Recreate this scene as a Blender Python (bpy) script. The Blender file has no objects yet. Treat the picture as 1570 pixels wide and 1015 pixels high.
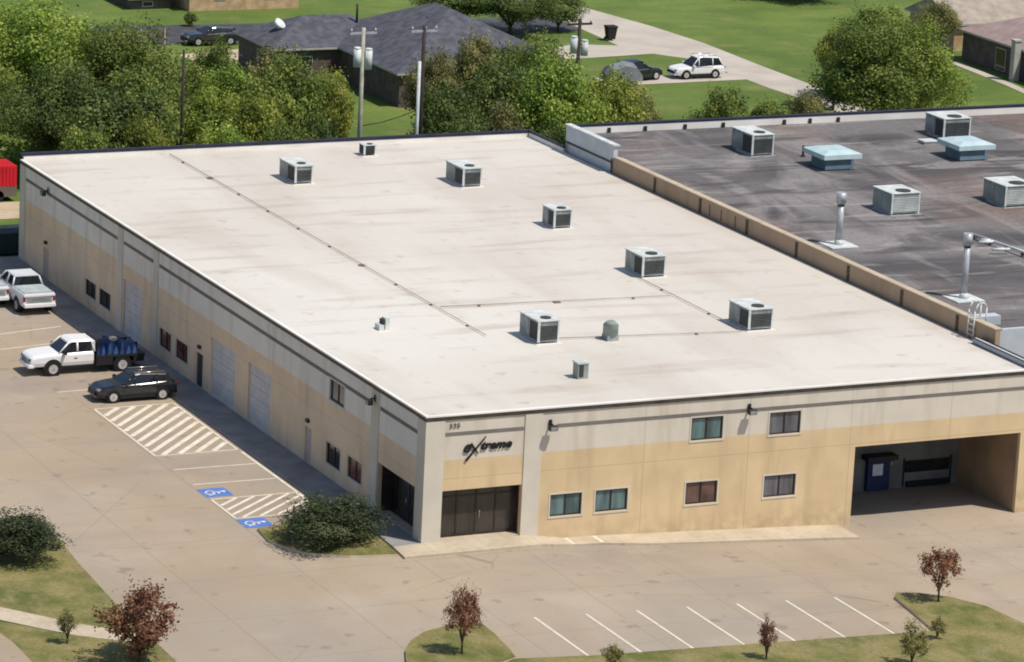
import bpy, bmesh, math, random
import numpy as np
from mathutils import Vector, Matrix
S = bpy.context.scene
C = S.collection
R = math.radians

# ---------------------------------------------------------------- camera, sky, sun
cd = bpy.data.cameras.new('camera'); cam = bpy.data.objects.new('camera', cd); C.objects.link(cam)
cam.location = (-80.58644, -174.42038, 59.54919)
cam.rotation_euler = (1.32413, -0.04773, -0.44166)
cd.sensor_width = 36; cd.lens = 6141.71 / 1570 * 36
cd.clip_start = 1; cd.clip_end = 3000
S.camera = cam
SUN = Vector((.33, -.44, 1)).normalized()
w = bpy.data.worlds.new('World'); S.world = w; w.use_nodes = True
nt = w.node_tree; bg = nt.nodes['Background']
sky = nt.nodes.new('ShaderNodeTexSky'); sky.sky_type = 'NISHITA'; sky.sun_disc = False
sky.sun_elevation = math.asin(SUN.z); sky.sun_rotation = math.atan2(SUN.x, SUN.y)
nt.links.new(sky.outputs[0], bg.inputs[0]); bg.inputs[1].default_value = 0.105
sl = bpy.data.lights.new('sun', 'SUN'); sl.energy = 4.15; sl.angle = R(.5); sl.color = (1, .93, .83)
so = bpy.data.objects.new('sun', sl); C.objects.link(so)
so.rotation_euler = SUN.to_track_quat('Z', 'Y').to_euler(); so.location = (60, -80, 150)
S.view_settings.view_transform = 'Standard'; S.view_settings.look = 'None'
S.view_settings.exposure = 0.05; S.view_settings.gamma = 1
S.render.engine = 'CYCLES'
S.cycles.filter_width = 1.9

# ---------------------------------------------------------------- materials
MATS = {}
def ramp(nt, stops):
    r = nt.nodes.new('ShaderNodeValToRGB'); e = r.color_ramp.elements
    while len(e) < len(stops): e.new(.5)
    for el, (p, c) in zip(e, stops): el.position = p; el.color = (*c, 1)
    return r
def mat(name, col, col2=None, scale=2., detail=4, rough=.8, metal=0., bump=0., stretch=(1, 1, 1), spec=.3, lo=.35, hi=.65):
    if name in MATS: return MATS[name]
    m = bpy.data.materials.new(name); m.use_nodes = True; t = m.node_tree
    p = t.nodes['Principled BSDF']; p.inputs['Roughness'].default_value = rough
    p.inputs['Metallic'].default_value = metal; p.inputs['Specular IOR Level'].default_value = spec
    col2 = col2 or tuple(c * .82 for c in col)
    tc = t.nodes.new('ShaderNodeTexCoord'); mp = t.nodes.new('ShaderNodeMapping'); mp.inputs['Scale'].default_value = stretch
    n = t.nodes.new('ShaderNodeTexNoise'); n.inputs['Scale'].default_value = scale; n.inputs['Detail'].default_value = detail
    t.links.new(tc.outputs['Object'], mp.inputs[0]); t.links.new(mp.outputs[0], n.inputs[0])
    r = ramp(t, [(lo, col2), (hi, col)]); t.links.new(n.outputs[0], r.inputs[0]); t.links.new(r.outputs[0], p.inputs['Base Color'])
    if bump:
        b = t.nodes.new('ShaderNodeBump'); b.inputs['Strength'].default_value = bump; b.inputs['Distance'].default_value = .05
        n2 = t.nodes.new('ShaderNodeTexNoise'); n2.inputs['Scale'].default_value = scale * 8; t.links.new(tc.outputs['Object'], n2.inputs[0])
        t.links.new(n2.outputs[0], b.inputs['Height']); t.links.new(b.outputs[0], p.inputs['Normal'])
    MATS[name] = m; m['_c'] = 0
    return m
class NB:
    """small node helper: layers masks over a base colour"""
    def __init__(s, name, rough=.85, spec=.25):
        s.m = bpy.data.materials.new(name); s.m.use_nodes = True; s.t = s.m.node_tree; s.p = s.t.nodes['Principled BSDF']
        s.p.inputs['Roughness'].default_value = rough; s.p.inputs['Specular IOR Level'].default_value = spec
        s.tc = s.t.nodes.new('ShaderNodeTexCoord'); s.sep = s.t.nodes.new('ShaderNodeSeparateXYZ'); s.L(s.tc.outputs['Object'], s.sep.inputs[0]); MATS[name] = s.m
    def L(s, a, b): s.t.links.new(a, b)
    def noise(s, scale, detail=4, stretch=(1, 1, 1), rot=0, dist=0, lo=.4, hi=.6, rough=.5, off=0):
        mp = s.t.nodes.new('ShaderNodeMapping'); mp.inputs['Scale'].default_value = stretch; mp.inputs['Rotation'].default_value = (0, 0, rot); mp.inputs['Location'].default_value = (off, off, 0)
        n = s.t.nodes.new('ShaderNodeTexNoise'); n.inputs['Scale'].default_value = scale; n.inputs['Detail'].default_value = detail
        n.inputs['Distortion'].default_value = dist; n.inputs['Roughness'].default_value = rough
        s.L(s.tc.outputs['Object'], mp.inputs[0]); s.L(mp.outputs[0], n.inputs[0])
        return s.rng(n.outputs[0], lo, hi)
    def rng(s, v, lo, hi, a=0, b=1):
        r = s.t.nodes.new('ShaderNodeMapRange'); s.L(v, r.inputs[0])
        for k, x in zip((1, 2, 3, 4), (lo, hi, a, b)): r.inputs[k].default_value = x
        return r.outputs[0]
    def math(s, op, a, b=None):
        n = s.t.nodes.new('ShaderNodeMath'); n.operation = op
        for k, x in enumerate((a, b)):
            if x is None: continue
            if isinstance(x, (int, float)): n.inputs[k].default_value = x
            else: s.L(x, n.inputs[k])
        return n.outputs[0]
    def mix(s, f, a, b):
        n = s.t.nodes.new('ShaderNodeMix'); n.data_type = 'RGBA'
        if isinstance(f, (int, float)): n.inputs[0].default_value = f
        else: s.L(f, n.inputs[0])
        for k, x in ((6, a), (7, b)):
            if isinstance(x, tuple): n.inputs[k].default_value = (*x, 1)
            else: s.L(x, n.inputs[k])
        return n.outputs[2]
    def joint(s, axis, step, width, off=0):
        v = s.math('ADD', s.sep.outputs[axis], off); v = s.math('DIVIDE', v, step); v = s.math('FRACT', v)
        v = s.math('SUBTRACT', v, .5); v = s.math('ABSOLUTE', v)
        return s.math('GREATER_THAN', v, .5 - width / step / 2)
    def bump(s, v, st=.3, d=.02):
        b = s.t.nodes.new('ShaderNodeBump'); b.inputs['Strength'].default_value = st; b.inputs['Distance'].default_value = d
        s.L(v, b.inputs['Height']); s.L(b.outputs[0], s.p.inputs['Normal'])
    def done(s, c): s.L(c, s.p.inputs['Base Color']); return s.m

# concrete lot: slabs, tyre paths, stains, hairline cracks
n = NB('lot_concrete')
c = n.mix(n.noise(.045, 5, lo=.38, hi=.62), (.345, .27, .19), (.41, .33, .24))
c = n.mix(n.math('MULTIPLY', n.noise(.07, 4, rot=.3, lo=.42, hi=.66, off=9), .75), c, (.335, .30, .255))
c = n.mix(n.math('MULTIPLY', n.noise(.12, 6, rot=.9, stretch=(.5, 1.3, 1), lo=.5, hi=.68, off=41), .5), c, (.255, .225, .20))
c = n.mix(n.math('MULTIPLY', n.noise(.2, 5, rot=.4, lo=.55, hi=.7, off=61), .5), c, (.44, .375, .30))
c = n.mix(n.math('MULTIPLY', n.noise(.35, 6, stretch=(1, .25, 1), lo=.5, hi=.75, off=3), .35), c, (.30, .235, .17))
c = n.mix(n.math('MULTIPLY', n.noise(.35, 6, stretch=(.22, 1, 1), lo=.52, hi=.75, off=13), .35), c, (.31, .25, .185))
c = n.mix(n.math('MULTIPLY', n.noise(.8, 5, lo=.63, hi=.72, off=5), .6), c, (.20, .155, .12))
c = n.mix(n.math('MULTIPLY', n.noise(5, 6, lo=.3, hi=.7, rough=.7), .16), c, (.24, .19, .14))
j = n.math('MAXIMUM', n.joint(0, 6.1, .05, 1.3), n.joint(1, 6.1, .05, 2.2))
c = n.mix(n.math('MULTIPLY', j, .4), c, (.17, .13, .10))
v = n.t.nodes.new('ShaderNodeTexVoronoi'); v.feature = 'DISTANCE_TO_EDGE'; v.inputs['Scale'].default_value = .085
dn = n.t.nodes.new('ShaderNodeTexNoise'); dn.inputs['Scale'].default_value = .5; dn.inputs['Detail'].default_value = 4
vm = n.t.nodes.new('ShaderNodeVectorMath'); vm.operation = 'MULTIPLY_ADD'; n.L(dn.outputs['Color'], vm.inputs[0]); vm.inputs[1].default_value = (4, 4, 4); n.L(n.tc.outputs['Object'], vm.inputs[2])
n.L(vm.outputs[0], v.inputs[0])
cr = n.math('LESS_THAN', v.outputs['Distance'], .0015)
c = n.mix(n.math('MULTIPLY', n.math('MULTIPLY', cr, n.noise(.12, 2, lo=.47, hi=.53, off=31)), .4), c, (.15, .115, .09))
n.bump(n.noise(9, 5, lo=0, hi=1), .2); n.done(c)

n = NB('walk_concrete')
c = n.mix(n.noise(.5, 5, lo=.35, hi=.65), (.44, .37, .27), (.52, .44, .33))
c = n.mix(n.math('MULTIPLY', n.noise(2.3, 5, lo=.5, hi=.75), .35), c, (.27, .22, .16))
j = n.math('MAXIMUM', n.joint(0, 1.5, .03), n.joint(1, 1.5, .03)); c = n.mix(n.math('MULTIPLY', j, .4), c, (.2, .16, .12)); n.done(c)

mat('pavement_dark', (.29, .285, .28), (.20, .20, .20), .6, 5)  # west walk: base colour darkened to deepen the shade beside the wall
n = NB('grass')
c = n.mix(n.noise(.12, 5, lo=.38, hi=.62), (.095, .15, .03), (.155, .215, .045))
c = n.mix(n.math('MULTIPLY', n.noise(.3, 6, lo=.52, hi=.7, off=4), .6), c, (.24, .22, .08))
c = n.mix(n.math('MULTIPLY', n.noise(.25, 6, stretch=(.3, 1.6, 1), rot=.5, lo=.5, hi=.66, off=14), .35), c, (.075, .13, .025))
c = n.mix(n.math('MULTIPLY', n.noise(2.5, 6, lo=.35, hi=.7, rough=.7), .45), c, (.06, .10, .014))
n.bump(n.noise(6, 6, lo=0, hi=1), .6, .1); n.done(c)
n = NB('dry_grass')
c = n.mix(n.noise(.35, 5, lo=.4, hi=.6), (.125, .135, .035), (.27, .225, .09))
c = n.mix(n.math('MULTIPLY', n.noise(1.3, 6, stretch=(1, .5, 1), lo=.48, hi=.66, off=4), .6), c, (.29, .24, .12))
c = n.mix(n.math('MULTIPLY', n.noise(5, 6, lo=.4, hi=.7, rough=.7), .5), c, (.055, .07, .018))
n.bump(n.noise(8, 6, lo=0, hi=1), .7, .08); n.done(c)

n = NB('roof_membrane', rough=.6, spec=.3)
c = n.mix(n.noise(.05, 4, lo=.36, hi=.64), (.58, .54, .475), (.66, .635, .58))
c = n.mix(n.math('MULTIPLY', n.rng(n.math('SUBTRACT', n.sep.outputs[0], n.math('MULTIPLY', n.sep.outputs[1], -.35)), 8, 45), .4), c, (.575, .52, .455))
c = n.mix(n.math('MULTIPLY', n.noise(.28, 6, stretch=(1, .22, 1), lo=.48, hi=.7, off=2), .45), c, (.47, .41, .35))
c = n.mix(n.math('MULTIPLY', n.noise(.5, 6, stretch=(.25, 1.4, 1), lo=.54, hi=.7, off=21), .5), c, (.42, .345, .28))
c = n.mix(n.math('MULTIPLY', n.noise(.9, 5, lo=.61, hi=.74, off=8), .38), c, (.33, .27, .21))
c = n.mix(n.math('MULTIPLY', n.joint(0, 3.05, .05), .13), c, (.35, .31, .27))
c = n.mix(n.math('MULTIPLY', n.noise(7, 5, lo=.3, hi=.7), .08), c, (.4, .36, .32)); n.done(c)

n = NB('roof_gravel', rough=.95)
c = n.mix(n.noise(.12, 6, stretch=(.6, 1.6, 1), rot=.2, lo=.4, hi=.6), (.085, .08, .083), (.17, .16, .16))
c = n.mix(n.math('MULTIPLY', n.noise(.16, 5, stretch=(1.4, .5, 1), dist=1.2, lo=.5, hi=.63, off=7), .7), c, (.28, .265, .255))
c = n.mix(n.math('MULTIPLY', n.noise(.22, 6, stretch=(.5, 2.2, 1), rot=.15, dist=1.5, lo=.56, hi=.64, off=57), .5), c, (.36, .335, .325))
c = n.mix(n.math('MULTIPLY', n.noise(.3, 6, stretch=(.35, 2, 1), rot=-.3, dist=.8, lo=.55, hi=.66, off=17), .7), c, (.055, .048, .052))
c = n.mix(n.math('MULTIPLY', n.noise(.09, 3, lo=.55, hi=.68, off=27), .4), c, (.26, .17, .13))
c = n.mix(n.math('MULTIPLY', n.noise(3, 6, lo=.4, hi=.7, rough=.7), .4), c, (.07, .06, .065)); n.bump(n.noise(9, 5, lo=0, hi=1), .5); n.done(c)

def wall_paint(name, split, low, high, base=None, jx=6.1, ofx=0, rustic=.42):
    n = NB(name)
    lo_ = n.mix(n.noise(.5, 5, lo=.35, hi=.65), low, tuple(x * .88 for x in low))
    hi_ = n.mix(n.noise(.5, 5, lo=.35, hi=.65, off=5), high, tuple(x * .92 for x in high))
    c = n.mix(n.rng(n.sep.outputs[2], split - .02, split + .02), lo_, hi_)
    c = n.mix(n.math('MULTIPLY', n.noise(1.2, 6, stretch=(1, 1, .18), lo=.52, hi=.75, off=3), rustic), c, tuple(x * .55 for x in low))
    j = n.math('MAXIMUM', n.joint(2, 9, .035, 5.7), n.joint(2, 40, .05, 20 - split))
    if jx: j = n.math('MAXIMUM', j, n.joint(0, jx, .04, ofx))
    c = n.mix(n.math('MULTIPLY', j, .5), c, tuple(x * .5 for x in low))
    c = n.mix(n.math('MULTIPLY', n.math('MULTIPLY', n.rng(n.sep.outputs[2], .6, -.9), n.noise(1.5, 5, lo=.35, hi=.6, off=12)), .4), c, (.22, .17, .12))
    n.bump(n.noise(14, 4, lo=0, hi=1), .15); return n.done(c)
wall_paint('wall_south', 4.28, (.68, .52, .315), (.66, .60, .515), jx=6.1, ofx=-.1)
wall_paint('wall_west', 4.28, (.76, .585, .42), (.76, .71, .65), jx=0)  # same paint as the south wall, colour lifted to brighten the shaded side
wall_paint('wall_neighbour', 30, (.43, .31, .21), (.4, .3, .2), jx=0)

mat('beige', (.62, .57, .49), (.56, .51, .43), .6)
mat('band_grey', (.20, .18, .165), None, 1)
mat('dark_metal', (.035, .033, .033), (.02, .02, .02), 3, rough=.5)
mat('edge_white', (.78, .76, .72), (.66, .63, .58), .4)
mat('navy_cap', (.028, .026, .05), (.015, .014, .03), 1, rough=.5)
mat('drip_edge', (.075, .065, .055), (.04, .036, .03), 1.5, rough=.5)
mat('frame_bronze', (.055, .038, .03), (.03, .02, .018), 2, rough=.5)
mat('glass_teal', (.13, .22, .22), (.05, .085, .09), 1.2, rough=.12, spec=.6, stretch=(2, 2, .3))
mat('glass_grey', (.15, .155, .18), (.07, .07, .08), 1.2, rough=.12, spec=.6, stretch=(2, 2, .3))
mat('glass_brown', (.14, .085, .07), (.06, .035, .03), 1.2, rough=.12, spec=.6)
mat('glass_red', (.22, .06, .05), (.05, .02, .02), 2.5, rough=.15, spec=.6)
mat('glass_dark', (.022, .024, .022), (.012, .013, .013), 1.2, rough=.08, spec=.5)
mat('store_glass', (.055, .047, .042), (.03, .03, .027), .8, rough=.1, spec=.5, stretch=(3, 3, .4))
mat('door_paint', (.50, .42, .38), None, 2)
mat('roller_white', (.60, .57, .56), (.5, .48, .5), 1.3)
mat('dark_door', (.05, .05, .055), None, 2)
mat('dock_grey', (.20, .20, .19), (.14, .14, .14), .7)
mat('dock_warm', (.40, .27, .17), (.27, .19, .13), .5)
mat('blue_door', (.03, .05, .13), (.02, .03, .08), 2)
mat('white_paint', (.74, .70, .62), (.58, .53, .44), 2.5)
mat('paint_worn', (.74, .70, .60), (.60, .53, .42), 1.8, lo=.3, hi=.7)
mat('paint_blue', (.07, .16, .50), (.12, .22, .50), 2)
mat('unit_white', (.66, .69, .67), (.46, .50, .49), 1.5, rough=.6)
mat('unit_grey', (.34, .36, .36), (.17, .19, .19), 1.5, rough=.6)
mat('unit_green', (.30, .34, .31), (.22, .26, .24), 1.5, rough=.6)
mat('unit_coil', (.065, .065, .06), (.03, .03, .028), 9, rough=.7, stretch=(1, 1, 6))
mat('hood_blue', (.50, .62, .64), (.40, .53, .56), 1, rough=.5)
mat('hood_blue_dark', (.12, .20, .24), (.08, .14, .17), 1, rough=.5)
mat('galv', (.50, .51, .53), (.36, .37, .40), 3, rough=.45, metal=.3)
mat('metal_siding', (.50, .53, .56), (.42, .46, .50), 1, rough=.6)
mat('pole_light', (.42, .41, .34), (.30, .29, .24), 2)
mat('pole_dark', (.045, .035, .03), (.03, .022, .02), 2)
mat('tyre', (.018, .018, .018), None, 4, rough=.9)
mat('rim', (.62, .62, .63), (.5, .5, .5), 4, rough=.35, metal=.4)
mat('car_glass', (.012, .016, .02), (.008, .01, .012), 2, rough=.05, spec=.6)
mat('car_white', (.80, .80, .80), (.76, .76, .76), 1, rough=.25, spec=.5)
mat('car_black', (.014, .015, .02), (.01, .011, .015), 1, rough=.12, spec=.8)
mat('car_silver', (.46, .50, .55), (.40, .44, .49), 1, rough=.3, metal=.35, spec=.5)
mat('car_trim', (.02, .02, .022), None, 2, rough=.5)
mat('chrome', (.65, .65, .66), (.5, .5, .5), 3, rough=.25, metal=.8)
mat('tarp_blue', (.028, .075, .20), (.012, .028, .08), 2.2, rough=.6, bump=.5)
mat('lamp_glass', (.3, .3, .29), None, 4, rough=.2)
mat('lamp_red', (.35, .02, .02), None, 4, rough=.2)
mat('shingle_dark', (.105, .108, .13), (.06, .062, .078), 1.6, 6, rough=.9, stretch=(1, 1, 1), bump=.3)
mat('shingle_pink', (.35, .265, .245), (.27, .20, .185), 1.1, 6, rough=.9, bump=.3)
mat('shingle_brown', (.16, .07, .06), None, 1.1, 6, rough=.9)
mat('fascia', (.45, .44, .40), None, 1)
mat('brick_tan', (.55, .40, .24), (.40, .26, .15), 1.5, 5)
mat('brick_dark', (.13, .10, .095), (.08, .06, .055), 1.5, 5)
mat('brick_red', (.14, .07, .05), (.08, .04, .03), 1.5, 5)
mat('road_grey', (.50, .45, .385), (.42, .37, .32), .3, 6)
mat('road_dark', (.085, .085, .095), (.05, .05, .06), .7, 6)
mat('kerb', (.62, .55, .42), (.46, .39, .28), .8, 5)
mat('bark', (.12, .09, .06), (.06, .045, .03), 4)
mat('red_paint', (.62, .02, .03), (.48, .015, .025), .6, rough=.5)
mat('dumpster', (.03, .05, .055), (.02, .03, .035), 1, rough=.6)
mat('bin_black', (.02, .02, .02), None, 2, rough=.5)
mat('mulch', (.13, .085, .055), (.08, .05, .035), 2)
mat('sign_black', (.02, .018, .02), None, 4, rough=.5)
mat('paper', (.75, .77, .85), None, 4)
mat('fence_wood', (.16, .13, .11), None, 2)
mat('orange_rust', (.50, .33, .18), (.42, .26, .14), 1)
mat('pipe_block', (.24, .19, .15), None, 2)
mat('roof_pipe', (.45, .40, .34), (.33, .28, .23), 1)
mat('sand', (.50, .42, .30), (.42, .34, .23), .6)
mat('car_light', (.66, .69, .72), (.6, .63, .66), 1, rough=.3, spec=.5)
mat('tarp_grey_pale', (.42, .47, .48), (.34, .39, .40), 2)
mat('shingle_tan', (.38, .33, .27), (.28, .24, .2), 1.2, 6, rough=.9)
mat('tarp_grey', (.20, .22, .23), (.14, .16, .17), 2)

def leafmat(name, a, b, c_):
    m = bpy.data.materials.new(name); m.use_nodes = True; t = m.node_tree; p = t.nodes['Principled BSDF']
    at = t.nodes.new('ShaderNodeAttribute'); at.attribute_name = 'tint'
    oi = t.nodes.new('ShaderNodeObjectInfo')
    r = ramp(t, [(0, a), (.5, b), (1, c_)]); t.links.new(at.outputs['Fac'], r.inputs[0])
    hs = t.nodes.new('ShaderNodeHueSaturation'); mr = t.nodes.new('ShaderNodeMapRange')
    mr.inputs[3].default_value = .9; mr.inputs[4].default_value = 1.2; t.links.new(oi.outputs['Random'], mr.inputs[0]); t.links.new(mr.outputs[0], hs.inputs['Value'])
    t.links.new(r.outputs[0], hs.inputs['Color']); t.links.new(hs.outputs[0], p.inputs['Base Color'])
    p.inputs['Roughness'].default_value = .6; p.inputs['Specular IOR Level'].default_value = .2
    tr = t.nodes.new('ShaderNodeBsdfTranslucent'); t.links.new(hs.outputs[0], tr.inputs[0])
    mx = t.nodes.new('ShaderNodeMixShader'); mx.inputs[0].default_value = .35
    t.links.new(p.outputs[0], mx.inputs[1]); t.links.new(tr.outputs[0], mx.inputs[2]); t.links.new(mx.outputs[0], t.nodes['Material Output'].inputs[0])
    MATS[name] = m
leafmat('leaf_mid', (0.074, 0.114, 0.029), (0.173, 0.234, 0.049), (0.314, 0.354, 0.091))
leafmat('leaf_bright', (0.107, 0.166, 0.036), (0.248, 0.340, 0.058), (0.429, 0.483, 0.111))
leafmat('leaf_dark', (0.057, 0.090, 0.031), (0.132, 0.181, 0.047), (0.248, 0.287, 0.085))
leafmat('leaf_olive', (0.099, 0.109, 0.044), (0.239, 0.234, 0.085), (0.412, 0.362, 0.156))
leafmat('leaf_yellow', (0.116, 0.151, 0.033), (0.272, 0.310, 0.058), (0.445, 0.437, 0.104))
leafmat('leaf_rust', (0.066, 0.028, 0.020), (0.221, 0.105, 0.063), (0.441, 0.238, 0.140))
leafmat('leaf_shrub', (0.022, 0.036, 0.018), (0.056, 0.082, 0.034), (0.16, 0.17, 0.085))

# ---------------------------------------------------------------- mesh helpers
class MB:
    def __init__(s): s.v = []; s.f = []; s.mi = []; s.sm = []
    def add(s, vs, fs, k=0, smooth=False):
        o = len(s.v); s.v += [tuple(x) for x in vs]
        for f in fs: s.f.append([i + o for i in f]); s.mi.append(k); s.sm.append(smooth)
        return s
    def box(s, x0, y0, z0, x1, y1, z1, k=0):
        x0, x1 = min(x0, x1), max(x0, x1); y0, y1 = min(y0, y1), max(y0, y1); z0, z1 = min(z0, z1), max(z0, z1)
        return s.add([(x0, y0, z0), (x1, y0, z0), (x1, y1, z0), (x0, y1, z0), (x0, y0, z1), (x1, y0, z1), (x1, y1, z1), (x0, y1, z1)],
                     [(0, 3, 2, 1), (4, 5, 6, 7), (0, 1, 5, 4), (1, 2, 6, 5), (2, 3, 7, 6), (3, 0, 4, 7)], k)
    def cyl(s, p0, p1, r0, r1=None, n=12, k=0, smooth=True):
        r1 = r0 if r1 is None else r1; a = Vector(p0); b = Vector(p1); d = (b - a).normalized()
        u = d.orthogonal().normalized(); v = d.cross(u); vs = []
        for c_, r in ((a, r0), (b, r1)):
            for i in range(n):
                t = 2 * math.pi * i / n; vs.append(c_ + (u * math.cos(t) + v * math.sin(t)) * r)
        o = len(s.v)
        s.add(vs, [(i, (i + 1) % n, n + (i + 1) % n, n + i) for i in range(n)], k, smooth)
        s.add(vs, [tuple(range(n))[::-1], tuple(range(n, 2 * n))], k)
        return s
    def prism(s, poly, z0, z1, k=0):
        n = len(poly)
        return s.add([(x, y, z0) for x, y in poly] + [(x, y, z1) for x, y in poly],
                     [tuple(range(n))[::-1], tuple(range(n, 2 * n))] + [(i, (i + 1) % n, n + (i + 1) % n, n + i) for i in range(n)], k)
    def loft(s, rings, k=0, smooth=False, cap=True):
        n = len(rings[0]); vs = [p for r in rings for p in r]; fs = []
        for a in range(len(rings) - 1):
            for i in range(n): fs.append((a * n + i, a * n + (i + 1) % n, (a + 1) * n + (i + 1) % n, (a + 1) * n + i))
        s.add(vs, fs, k, smooth)
        if cap: s.add(rings[0], [tuple(range(n))[::-1]], k); s.add(rings[-1], [tuple(range(n))], k)
        return s
    def build(s, name, mats, parent=None, bevel=0, recalc=True):
        me = bpy.data.meshes.new(name); me.from_pydata(s.v, [], s.f)
        mats = [mats] if isinstance(mats, str) else mats
        for m in mats: me.materials.append(MATS[m])
        me.polygons.foreach_set('material_index', s.mi); me.polygons.foreach_set('use_smooth', s.sm)
        if recalc or bevel:
            bm = bmesh.new(); bm.from_mesh(me); bmesh.ops.remove_doubles(bm, verts=bm.verts, dist=1e-4)
            bmesh.ops.recalc_face_normals(bm, faces=bm.faces)
            if bevel:
                es = [e for e in bm.edges if len(e.link_faces) == 2 and e.calc_face_angle(0) > .6]
                bmesh.ops.bevel(bm, geom=es, offset=bevel, segments=2, affect='EDGES', clamp_overlap=True)
            bm.to_mesh(me); bm.free()
        o = bpy.data.objects.new(name, me); C.objects.link(o)
        if parent: o.parent = parent
        return o
def tag(o, label=None, cat=None, group=None, kind=None):
    if label: o['label'] = label
    if cat: o['category'] = cat
    if group: o['group'] = group
    if kind: o['kind'] = kind
    return o
def thing(name, loc, label, cat, group=None, rz=0):
    o = bpy.data.objects.new(name, None); o.empty_display_size = .3; C.objects.link(o)
    o.location = loc; o.rotation_euler = (0, 0, rz); return tag(o, label, cat, group)
def copy_tree(o, parent=None):
    c = o.copy(); C.objects.link(c)
    if parent: c.parent = parent
    for ch in list(o.children): copy_tree(ch, c)
    return c

def sm(a, b, x):
    t = min(1, max(0, (x - a) / (b - a))); return t * t * (3 - 2 * t)
def h(x, y):
    """height of the paving: level west lot, dips east along the south wall to the truck dock"""
    near = -.06 - .42 * sm(5.0, 8.2, x) - .045 * max(0, min(x, 24) - 9) - .2 * sm(23.5, 26.5, x)
    far = -.034 * max(0, min(x, 60))
    t = sm(-9, -3, y)
    z = far * (1 - t) + near * t
    return z + (.11 - z) * sm(57, 62, y)

def sheet(name, poly, dz, mats, parent=None, thick=0, step=1.6, flat=False, kerbw=0):
    """paving or lawn laid over the ground: follows h(x, y); thick > 0 gives it a raised edge"""
    bm = bmesh.new(); f = bm.faces.new([bm.verts.new((x, y, 0)) for x, y in poly])
    f.normal_update()
    if f.normal.z < 0: f.normal_flip()
    if kerbw:
        r = bmesh.ops.inset_region(bm, faces=[f], thickness=kerbw, use_even_offset=True)
        for g in r['faces']: g.material_index = 1
    bmesh.ops.triangulate(bm, faces=bm.faces)
    xs = [p[0] for p in poly]; ys = [p[1] for p in poly]
    def cut(lo, hi, ax):
        k = math.ceil(lo / step) * step
        while k < hi:
            co = [0, 0, 0]; no = [0, 0, 0]; co[ax] = k; no[ax] = 1
            bmesh.ops.bisect_plane(bm, geom=bm.verts[:] + bm.edges[:] + bm.faces[:], plane_co=co, plane_no=no); k += step
    if not flat:
        cut(max(min(xs), -3), min(max(xs), 62), 0); cut(max(min(ys), -10), min(max(ys), 0), 1); cut(max(min(ys), 56), min(max(ys), 63), 1)
    for v in bm.verts: v.co.z = (0 if flat else h(v.co.x, v.co.y)) + dz + (thick if thick else 0)
    if thick:
        be = [e for e in bm.edges if len(e.link_faces) == 1]
        r = bmesh.ops.extrude_edge_only(bm, edges=be)
        for v in [g for g in r['geom'] if isinstance(g, bmesh.types.BMVert)]: v.co.z -= thick + .03
        for fc in [g for g in r['geom'] if isinstance(g, bmesh.types.BMFace)]: fc.material_index = 1 if kerbw else 0
    me = bpy.data.meshes.new(name); bm.to_mesh(me); bm.free()
    for m in ([mats] if isinstance(mats, str) else mats): me.materials.append(MATS[m])
    o = bpy.data.objects.new(name, me); C.objects.link(o)
    if parent: o.parent = parent
    return o

# ---------------------------------------------------------------- setting: ground, paving, roads
tag(sheet('ground', [(-700, -500), (900, -500), (900, 1200), (-700, 1200)], -.12, 'grass'), kind='structure')
tag(sheet('parking_lot', [(-70, -70), (62, -70), (62, 64), (-70, 64)], -.004, 'lot_concrete'), kind='structure')
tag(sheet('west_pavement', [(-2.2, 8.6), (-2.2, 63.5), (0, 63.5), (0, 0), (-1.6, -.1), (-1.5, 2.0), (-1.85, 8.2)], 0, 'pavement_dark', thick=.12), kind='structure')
tag(sheet('south_pavement', [(-1.76, -1.9), (4.7, -1.9), (8, -1.2), (9.5, -1.3), (12, -1.75), (24.1, -2.35), (24.1, 0), (0, 0), (-1.6, -.12)], 0, 'walk_concrete', thick=.12), kind='structure')
tag(sheet('south_lawn', [(-3.3, -17.75), (.36, -18.4), (18.9, -18.4), (19.4, -15.6), (19.8, -13.1), (20.3, -12.5), (21.4, -12.75), (22.6, -13.6), (23.7, -15.4), (24.1, -18.6), (26, -40), (-12, -40), (-6, -19.5)],
    0, ['dry_grass', 'kerb'], thick=.13, kerbw=.16), kind='structure')
tag(sheet('island_lawn', [(-8.4, -17.5), (-8.1, -16.4), (-7.6, -15.2), (-6.8, -14.0), (-5.7, -13.0), (-4.3, -12.5), (-3.1, -12.35), (-2.55, -12.8), (-2.6, -14.2), (-2.9, -16.6), (-3.1, -17.6), (-6.2, -19.2), (-8.3, -19)],
    0, ['dry_grass', 'kerb'], thick=.14, kerbw=.16), kind='structure')
tag(sheet('corner_bed', [(-6.96, 4.7), (-7.2, 2.6), (-6.8, 1.2), (-6.2, .1), (-4.3, -.95), (-1.9, -1.4), (-1.75, .5), (-1.65, 2), (-2.3, 7.6), (-3.4, 6.6), (-4.3, 6.4), (-5.1, 5.3), (-5.7, 4.8)],
    0, ['dry_grass', 'kerb'], thick=.14, kerbw=.2), kind='structure')
tag(sheet('west_lawn', [(-19.2, 9.7), (-16.95, 7.7), (-17.45, 1.95), (-17.85, -3.8), (-18.05, -8.95), (-18.2, -14), (-18.4, -30), (-45, -30), (-45, 24)],
    0, ['dry_grass', 'kerb'], thick=.12, kerbw=.18), kind='structure')
tag(sheet('footpath', [(-25, -2.2), (-23.3, -3.76), (-21.96, -5.45), (-20.62, -7.13), (-18.35, -9.5), (-18.35, -11.0), (-21.2, -8.77), (-22.56, -7.23), (-23.9, -5.55), (-25, -4.4)],
    .13, 'walk_concrete', flat=True), kind='structure')
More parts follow.
